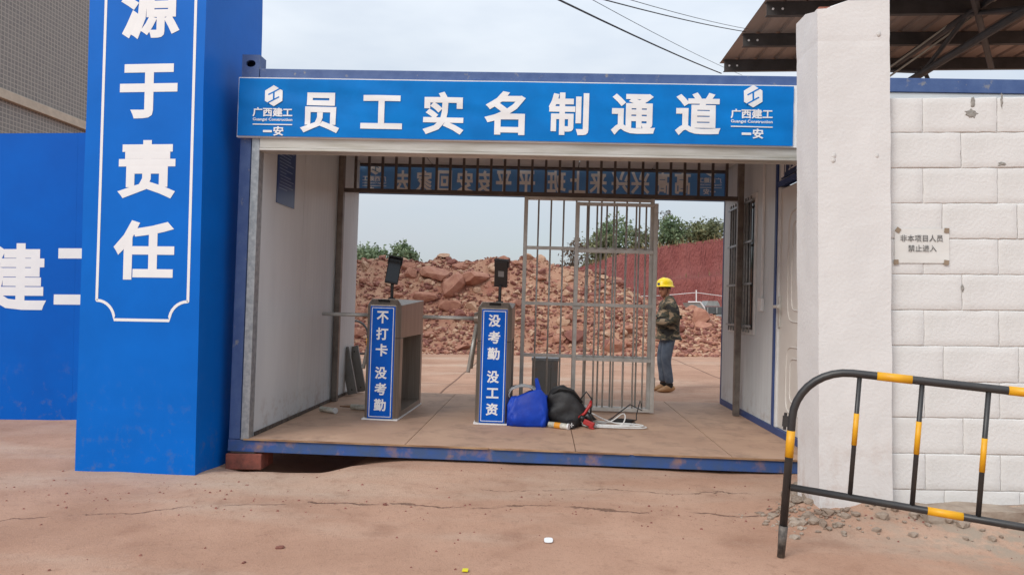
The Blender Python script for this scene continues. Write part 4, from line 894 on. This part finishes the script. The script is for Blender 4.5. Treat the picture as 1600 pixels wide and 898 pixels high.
def tree(name, label, base_, h, rx, rzc, leaf, m_, ncl=22, per_=70, trunk=.35, cat='tree', tr=.05):
    t_ = empty(name, Matrix.Translation(base_), label, cat); mb = MB()
    zc = h-rzc; top = Vector((random.uniform(-.1, .1)*h, 0, zc)); mb.tube([(0, 0, -.15), (.02*h, 0, zc*.5), top], [tr*h*.5, tr*h*.38, tr*h*.25], 7)
    V_ = []; cs = []
    for k in range(ncl):
        while True:
            u = Vector((random.uniform(-1, 1), random.uniform(-1, 1), random.uniform(-1, 1)))
            if .3 < u.length < 1: break
        c = Vector((u.x*rx, u.y*rx, zc+u.z*rzc*(.9 if u.z > 0 else .8))); cs.append(c)
        if k < 9: mb.tube([top*.75, (top+c)/2+Vector((0, 0, -.05*h)), c], [tr*h*.2, tr*h*.12, tr*h*.04], 5)
    for c in cs:
        sp = rx*random.uniform(.20, .36)
        P_ = rng.normal(size=(per_, 3))*np.array([sp, sp, sp*.75])+np.array(c)
        for p_ in P_:
            a = rng.normal(size=3); a /= np.linalg.norm(a); b = np.cross(a, rng.normal(size=3)); b /= np.linalg.norm(b); s = leaf*random.uniform(.6, 1.3)
            V_ += [p_-a*s, p_+b*s*.45, p_+a*s, p_-b*s*.45]
    mb.build('trunk', 'bark', t_, smooth=True)
    me = bpy.data.meshes.new('crown'); me.from_pydata([tuple(v) for v in V_], [], [(4*i, 4*i+1, 4*i+2, 4*i+3) for i in range(len(V_)//4)]); link('crown', me, m_, t_)
    return t_
def onbank(px, y=37.0): q = Wp(px, 400, 1, y); return Vector((q.x, y, 1.0*ctop(q.x)+.05))
def far(px, py, y): return Wp(px, py, 1, y)
b1 = far(578, 415, 62); tree('broadleaf_tree', 'leftmost small green tree beyond the rubble heap, beside the wall', (b1.x, 62, 1.0), 6.1, 1.45, 1.9, .19, 'leaf_a', 26, 90)
b2 = far(632, 415, 62); tree('broadleaf_tree', 'small round-topped green tree standing alone beyond the heap', (b2.x, 62, 1.0), 6.1, 1.0, 1.3, .18, 'leaf_a', 24, 90)
b = onbank(893, 35); tree('bare_shrub', 'thin brownish half-bare shrub at the left end of the bank', (b.x, 36.5, 1.6), 3.6, .75, 1.5, .10, 'leaf_c', 16, 34, cat='shrub')
b = onbank(938); tree('bank_tree', 'leafy green tree on the bank seen through the middle gate bars', (b.x, 38, 2.2), 3.5, 1.05, 1.4, .13, 'leaf_b', 22, 75)
b = onbank(967); tree('bank_tree', 'tallest dark green tree on the bank, behind the gate leaf', (b.x, 38.5, 2.6), 4.1, 1.05, 1.6, .13, 'leaf_a', 24, 80)
b = onbank(1004); tree('bank_shrub', 'low olive shrub on the bank behind the last gate bars', (b.x, 37.5, b.z-.5), 1.9, .95, .9, .12, 'leaf_b', 18, 70, cat='shrub')
b = onbank(1048); tree('bank_shrub', 'dense green shrub with a tall thin sprig above the worker', (b.x, 37, b.z-.2), 1.75, .95, .85, .12, 'leaf_a', 22, 80, cat='shrub')
b = onbank(1046); tree('sapling', 'thin bare sapling sticking up from the shrub above the worker', (b.x-.15, 37.3, b.z+.2), 2.5, .28, .9, .07, 'leaf_c', 10, 12, cat='sapling', tr=.02)
b = onbank(1080); tree('bank_shrub', 'olive green shrub on the bank to the right of the worker', (b.x, 37, b.z-.3), 1.6, .85, .75, .12, 'leaf_b', 20, 75, cat='shrub')
b = onbank(1112); tree('bank_shrub', 'yellowish shrub at the right end of the bank by the wall edge', (b.x, 37, b.z-.3), 1.4, .9, .65, .12, 'leaf_b', 20, 70, cat='shrub')
V_ = []
for k in range(1900):
    x = random.uniform(2.6, 22); y = 36+random.random()*2.2-.05*x; t = ctop(x)*(1.0 if y > 36.1-.05*x else .99); hh = .10+.42*random.random()**3
    if random.random() < .10: y = 35.2-.05*x-random.random()*.5; t = ctop(x)*.57; hh *= 1.2
    a = random.random()*6.28; dx, dy = math.cos(a)*.035, math.sin(a)*.035; lx, ly = random.uniform(-.15, .15), random.uniform(-.15, .15)
    V_ += [(x-dx, y-dy, t-.08), (x+dx, y+dy, t-.08), (x+lx, y+ly, t+hh)]
me = bpy.data.meshes.new('bank_grass'); me.from_pydata(V_, [], [(3*i, 3*i+1, 3*i+2) for i in range(len(V_)//3)]); tag(link('bank_grass', me, 'grass'), 'dry grass along the edge of the red bank', 'grass', kind='stuff')
# rope line on a post
q = Wp(1088, 472, 1, 30); qt = Wp(1088, 453, 1, 30)
rl = empty('rope_fence', Matrix.Translation((q.x, 30, 0)), 'thin white post carrying a white rope below the red bank', 'fence')
MB().tube([(0, 0, -.05), (0, 0, qt.z)], .03, 8).build('post', 'white_pvc', rl); zt = Wp(1088, 457, 1, 30).z
MB().tube([(-3.4, 0, zt-.22), (-1.7, 0, zt-.16), (0, 0, zt), (1.5, .2, zt-.18), (3, .4, zt-.25)], .016, 6).build('rope', 'white_pvc', rl)
for x in (-3.4, 3): MB().tube([(x, .4*(x > 0), -.05), (x, .4*(x > 0), zt-.15)], .03, 8).build('post', 'white_pvc', rl)
# machine half hidden behind the heap
q = Wp(1075, 480, 1, 24)
mc = empty('crushing_machine', Matrix.Translation((q.x, 24, 0)), 'grey tracked machine with a slanting chute half hidden behind the rubble', 'machine')
s_ = 24+5.084
def mz(py): return Wp(1100, py, 1, 24).z
MB().add([(-.1, -.5, mz(473)), (.38, -.5, mz(473)), (.70, -.5, mz(492)), (.3, -.5, mz(512)), (-.1, .6, mz(473)), (.38, .6, mz(473)), (.70, .6, mz(492)), (.3, .6, mz(512))], [(0, 1, 2, 3), (4, 7, 6, 5), (0, 4, 5, 1), (1, 5, 6, 2), (2, 6, 7, 3), (3, 7, 4, 0)]).build('chute', 'machine_grey', mc)
MB().tube([(-.1, -.52, mz(472)), (.38, -.52, mz(472)), (.70, -.52, mz(489))], .035, 6).build('chute_rim', 'white_pvc', mc)
MB().box(.95, 3.6, -.6, 1.4, mz(490), mz(479)).build('body', 'machine_dark', mc, bevel=.02)
for k in range(7): box('rib', 'machine_grey', mc, 1.0+k*.36, 1.05+k*.36, -.64, -.601, mz(489), mz(480))
MB().add([(.95, -.5, mz(478)), (1.55, -.5, mz(478)), (1.45, -.5, mz(470)), (1.08, -.5, mz(470)), (.95, .6, mz(478)), (1.55, .6, mz(478)), (1.45, .6, mz(470)), (1.08, .6, mz(470))], [(0, 1, 2, 3), (4, 7, 6, 5), (0, 4, 5, 1), (1, 5, 6, 2), (2, 6, 7, 3), (3, 7, 4, 0)]).build('hopper', 'machine_grey', mc)
MB().tube([(1.75, -.3, mz(478)), (1.75, -.3, mz(473)), (2.3, -.3, mz(473)), (2.3, -.3, mz(478))], .05, 8).build('exhaust', 'black_pl', mc)
MB().box(1.35, 3.4, -.62, 1.4, mz(497), mz(490.5)).build('engine_cover', 'machine_grey', mc, bevel=.02)
tk = MB(); n = 20; R2 = .30
tk.prism([(1.5+(0 if math.cos(a) < 0 else 1.7)+R2*math.cos(a), R2*math.sin(a)) for a in np.linspace(0, 2*math.pi, n, endpoint=False)], -.6, -.2)
tk.v = [(x, z, y+.30) for x, y, z in tk.v]; tk.build('track', 'black_pl', mc)
MB().box(1.3, 3.5, -.5, 1.2, .5, mz(497.5)).build('chassis', 'black_pl', mc)
for o in mc.children:
    if not o.name.startswith('chute'): o.location.x = -.38

# ------------------------------------------------------------------ the worker
q = Wp(1044, 611, 2, -.02); q.z = gz(q.x, q.y)+.001
wk = empty('person', Matrix.Translation(q) @ Matrix.Rotation(rad(4), 4, 'Z'), 'worker in yellow hard hat, camouflage jacket and jeans standing outside the gate, hands at chest', 'person')
S_ = (q-CAM).length*175/F/1.665
def pv(L_): return [Vector((-a*S_, b*S_, c*S_)) for a, b, c in L_]         # (forward, side, up); he faces left
def sk(name, m_, V, E, R, root=0, sub=2, parent=wk): return link(name, skin([tuple(v) for v in pv(V)], E, [tuple(x*S_ for x in (r if isinstance(r, tuple) else (r, r))) for r in R], root, sub), m_, parent, None, True)
# body: pelvis, spine, neck, head, arms with hands, legs - one surface
V = [(0, 0, .84), (0, 0, 1.0), (0, 0, 1.18), (.0, 0, 1.30), (.02, 0, 1.35), (.045, 0, 1.41), (.055, 0, 1.47), (.045, 0, 1.52),
     (0, -.16, 1.27), (-.03, -.21, 1.03), (.16, -.13, .99), (.23, -.07, 1.07), (0, .16, 1.27), (-.02, .20, 1.04), (.16, .12, 1.04), (.23, .05, 1.10),
     (0, -.085, .80), (.05, -.09, .45), (.0, -.09, .09), (0, .085, .80), (.07, .09, .45), (.05, .09, .10), (.10, -.09, .035), (.16, .09, .035)]
E = [(0, 1), (1, 2), (2, 3), (3, 4), (4, 5), (5, 6), (6, 7), (3, 8), (8, 9), (9, 10), (10, 11), (3, 12), (12, 13), (13, 14), (14, 15), (0, 16), (16, 17), (17, 18), (0, 19), (19, 20), (20, 21), (18, 22), (21, 23)]
R = [(.11, .13), .11, .12, .065, .05, .06, .075, .065, .035, .036, .034, .028, .035, .036, .034, .028, .075, .05, .035, .075, .05, .035, .03, .03]
bo = sk('body', 'skin', V, E, R)
# fingers curled against each other
mb = MB()
for sy, hb_ in ((-1, (.235, -.06, 1.075)), (1, (.235, .045, 1.105))):
    for k in range(4):
        o_ = Vector(hb_)+Vector((.012, 0, .022-.018*k)); ln = (.042, .05, .047, .036)[k]
        pts = pv([o_, o_+Vector((ln*.6, -sy*.012, .004)), o_+Vector((ln*.75, -sy*.035, -.002)), o_+Vector((ln*.5, -sy*.05, -.006))]); mb.tube(pts, [.0095*S_, .009*S_, .0085*S_, .007*S_], 7)
    o_ = Vector(hb_)+Vector((-.012, -sy*.012, .02)); mb.tube(pv([o_, o_+Vector((.02, -sy*.02, .028)), o_+Vector((.04, -sy*.024, .034))]), [.011*S_, .010*S_, .008*S_], 7)
mb.build('fingers', 'skin', wk, smooth=True)
V = [(0, 0, .86), (0, 0, .92), (.01, 0, 1.05), (0, 0, 1.18), (-.005, 0, 1.30), (.012, 0, 1.385), (0, -.155, 1.285), (-.035, -.215, 1.13), (-.03, -.215, 1.02), (.06, -.175, .99), (.16, -.13, .995), (.205, -.09, 1.04), (0, .155, 1.285), (-.025, .205, 1.13), (-.02, .205, 1.03), (.07, .165, 1.02), (.16, .12, 1.04), (.205, .065, 1.08)]
E = [(0, 1), (1, 2), (2, 3), (3, 4), (4, 5), (4, 6), (6, 7), (7, 8), (8, 9), (9, 10), (10, 11), (4, 12), (12, 13), (13, 14), (14, 15), (15, 16), (16, 17)]
R = [(.13, .155), (.155, .18), (.165, .185), (.165, .185), (.125, .15), .082, .105, .094, .088, .078, .066, .052, .105, .094, .088, .078, .066, .052]
sk('jacket', 'camo', V, E, R, 1)
V = [(0, 0, .90), (0, 0, .84), (.005, -.085, .76), (.04, -.09, .60), (.055, -.09, .45), (.02, -.09, .26), (.0, -.09, .115), (.005, .085, .76), (.05, .09, .60), (.075, .09, .45), (.055, .09, .26), (.05, .09, .125)]
E = [(0, 1), (1, 2), (2, 3), (3, 4), (4, 5), (5, 6), (1, 7), (7, 8), (8, 9), (9, 10), (10, 11)]
R = [(.12, .15), (.125, .155), .105, .092, .074, .066, .064, .105, .092, .074, .066, .064]
sk('jeans', 'jeans', V, E, R, 1)
for (fx, fy) in ((0, -.09), (.05, .09)):
    def shoe(v):
        x = v.x*.135+.055; z = max(-1, v.z)*.045+.045
        wdt = .043+.012*math.sin(max(0, min(1, (x+.08)/.27))*math.pi); z = max(.0, z*(1.35-.75*sstep(-.02, .18, x)))
        return pv([(fx+x, fy+v.y*wdt, z)])[0]
    blob('shoe', 'shoe', wk, shoe, 3); MB().tube(pv([(fx, fy, .06), (fx, fy, .13)]), [.046*S_, .05*S_], 12).build('sock', 'hair', wk)
# head: turned towards the camera a little
hm = Matrix.Translation(pv([(.055, 0, 1.455)])[0]) @ Matrix.Rotation(rad(38), 4, 'Z') @ Matrix.Scale(S_, 4)
def headf(v):
    x, y, z = v; x *= .092; y *= .074; z *= .112
    if z < 0: x *= 1-.12*(z/-.112); y *= 1-.32*(z/-.112)
    if x < -.05: z -= .006
    x -= .010*math.exp(-((z+.075)/.02)**2)*max(0, -v.x)                          # chin
    x += .008*math.exp(-((z-.012)/.014)**2)*max(0, -v.x)*math.exp(-((abs(y)-.032)/.016)**2)   # eye sockets
    return (x, y, z)
hd_ = blob('head', 'skin', wk, headf, 4, hm)
blob('nose', 'skin', hd_, lambda v: (-.092+v.x*.020+(.010 if v.z > .3 else 0), v.y*.014*(1.2-.4*v.z), -.012+v.z*.024), 2)
blob('mouth', M['red_pl'], hd_, lambda v: (-.083+v.x*.007, v.y*.024, -.052+v.z*.006), 2).data.materials[0] = M['stone_c']
for s in (-1, 1):
    blob('eye', 'hair', hd_, lambda v: (-.081+v.x*.006, s*.031+v.y*.012, .012+v.z*.0055), 2)
    blob('brow', 'hair', hd_, lambda v: (-.086+v.x*.006, s*.032+v.y*.018, .030+v.z*.004), 2)
    blob('ear', 'skin', hd_, lambda v: (.008+v.x*.020, s*(.074+.006*v.x)+v.y*.008, -.005+v.z*.032), 2)
blob('hair', 'hair', hd_, lambda v: (.012+v.x*.090 if v.x > -.2 else -.02+v.x*.05, v.y*.0775, .032+v.z*.085 if v.x > .1 else .055+v.z*.06), 3)
hh_ = MB(); prof = [(.150, .0), (.145, .008), (.128, .012), (.126, .045), (.112, .085), (.078, .115), (.035, .128), (.0, .130)]
n = 24; vs = []
for r_, z in prof:
    for k in range(n):
        a = 2*math.pi*k/n; e = 1.0+(.14 if r_ > .14 and math.cos(a) < -.3 else 0)*(-math.cos(a)-.3)
        vs.append((math.cos(a)*r_*1.06*e+.006, math.sin(a)*r_*.86, (.052+z) + (.006 if abs(math.sin(a)) < .16 and z > .02 and math.cos(a) < .9 else 0)))
hh_.add(vs, [(j*n+k, j*n+(k+1) % n, (j+1)*n+(k+1) % n, (j+1)*n+k) for j in range(len(prof)-1) for k in range(n)])
ho = hh_.build('hard_hat', 'helmet', wk, hm, smooth=True)
MB().box(-.136, -.128, -.018, .018, .075, .105).build('badge', 'trim_blue', ho)
MB().tube([(-.02, -.082, .04), (-.035, -.07, -.06), (-.06, -.02, -.118), (-.06, .02, -.118), (-.035, .07, -.06), (-.02, .082, .04)], .004, 6).build('chin_strap', 'hair', ho)

# ------------------------------------------------------------------ small things on the ground
def clod(px, py, s, label, name='earth_clod', m_='stone_c', cat='clod'):
    q = Wp(px, py, 2, 0); q.z = gz(q.x, q.y); e = tag(link(name, rockmesh(px, 2), m_, None, Matrix.Translation(q+Vector((0, 0, s*.3))) @ Matrix.Diagonal((s*1.2, s, s*.6, 1))), label, cat)
clod(437, 855, .016, 'small dark clod on the road in front of the blue pillar')
clod(601, 788, .013, 'tiny dark clod beside the long crack in the ground')
clod(381, 878, .009, 'tiny dark clod near the bottom edge, left of the larger one')
clod(1243, 786, .065, 'broken concrete lump at the foot of the white pillar, nearest the barrier', 'concrete_lump', 'concrete_lump', 'rubble')
clod(1260, 775, .10, 'pale concrete lump tucked against the corner of the white pillar', 'concrete_lump', 'concrete_lump', 'rubble')
clod(1272, 797, .055, 'small concrete lump below the white pillar corner', 'concrete_lump', 'concrete_lump', 'rubble')
clod(1248, 803, .035, 'smallest concrete lump at the white pillar, lowest on the soil', 'concrete_lump', 'concrete_lump', 'rubble')
V_, F_ = [], []
for k in range(420):
    if k < 170: x, y = random.gauss(px0-.05, .13), random.gauss(PY-.02, .12)
    else: x, y = random.uniform(px0-.1, px0+3.2), PY-.02-abs(random.gauss(0, .13))
    if x > px0-.01 and y > PY-.015: continue
    sz = .006+.026*random.random()**2.5; vv = bv*(1+.4*(rng.random((len(bv), 1))-.5))*np.array([sz*random.uniform(.8, 1.4), sz*random.uniform(.7, 1.2), sz*random.uniform(.5, .9)])+np.array([x, y, gz(x, y)+sz*.25])
    k0 = len(V_)*len(bv); V_.append(vv); F_.append(bf+k0)
me = bpy.data.meshes.new('foot_rubble'); me.from_pydata(np.concatenate(V_).tolist(), [], np.concatenate(F_).tolist()); tag(link('foot_rubble', me, 'concrete_lump'), 'crumbled mortar and soil along the foot of the white pillar and wall', 'rubble', kind='stuff')
V_, F_ = [], []
for k in range(1500):
    x, y = random.uniform(-2.6, 6.0), random.uniform(-3.4, -.1)
    if random.random() < .5: y = -.86-.035*x+random.gauss(0, .18)
    sz = .002+.007*random.random()**4; zz = gz(x, y)+sz*.3; k0 = len(V_)
    V_ += [(x+sz*random.uniform(.6, 1.4)*a, y+sz*random.uniform(.6, 1.4)*b, zz+sz*c) for a, b, c in ((-1, -1, -.5), (1, -1, -.5), (0, 1, -.5), (-.5, -.5, .5), (.6, -.4, .6), (0, .6, .5))]
    F_ += [tuple(k0+i for i in f) for f in ((3, 4, 5), (0, 1, 4, 3), (1, 2, 5, 4), (2, 0, 3, 5))]
tag(MB().add(V_, F_).build('road_grit', 'stone_c'), 'scattered grit on the road', 'grit', kind='stuff')
q = Wp(857, 845, 2, 0); zt = gz(q.x, q.y)
tag(MB().prism([(math.copysign(abs(math.cos(a))**.6, math.cos(a))*.022, math.copysign(abs(math.sin(a))**.6, math.sin(a))*.028) for a in np.linspace(0, 6.283, 20, endpoint=False)], 0, .0025).build('white_scrap', 'print_white', mw=Matrix.Translation((q.x, q.y, zt+.006)) @ Matrix.Rotation(rad(6), 4, 'X')), 'small rounded white plastic scrap lying on the road', 'litter')
q = Wp(727, 894, 2, 0); zt = gz(q.x, q.y)
tag(MB().box(-.013, .013, -.014, .014, 0, .006).build('yellow_scrap', mat('yellow_plastic', s2l(226, 214, 30), .4), mw=Matrix.Translation((q.x, q.y, zt+.004)), bevel=.001), 'tiny bright yellow plastic scrap at the bottom edge', 'litter')
q = Wp(1053, 629, 2, .05)
mb = MB()
for k in range(7): mb.box(-.06+.02*k, -.035+.02*k, -.01, .012, 0, .006+.01*random.random(), Matrix.Rotation(random.uniform(-.3, .3), 4, 'Y'))
tag(mb.build('crumpled_plastic', 'print_white', mw=Matrix.Translation((q.x, q.y, gz(q.x, q.y)+.004))), 'crumpled white plastic strip on the yard by the worker', 'litter')
bpy.data.objects.remove(_fo)
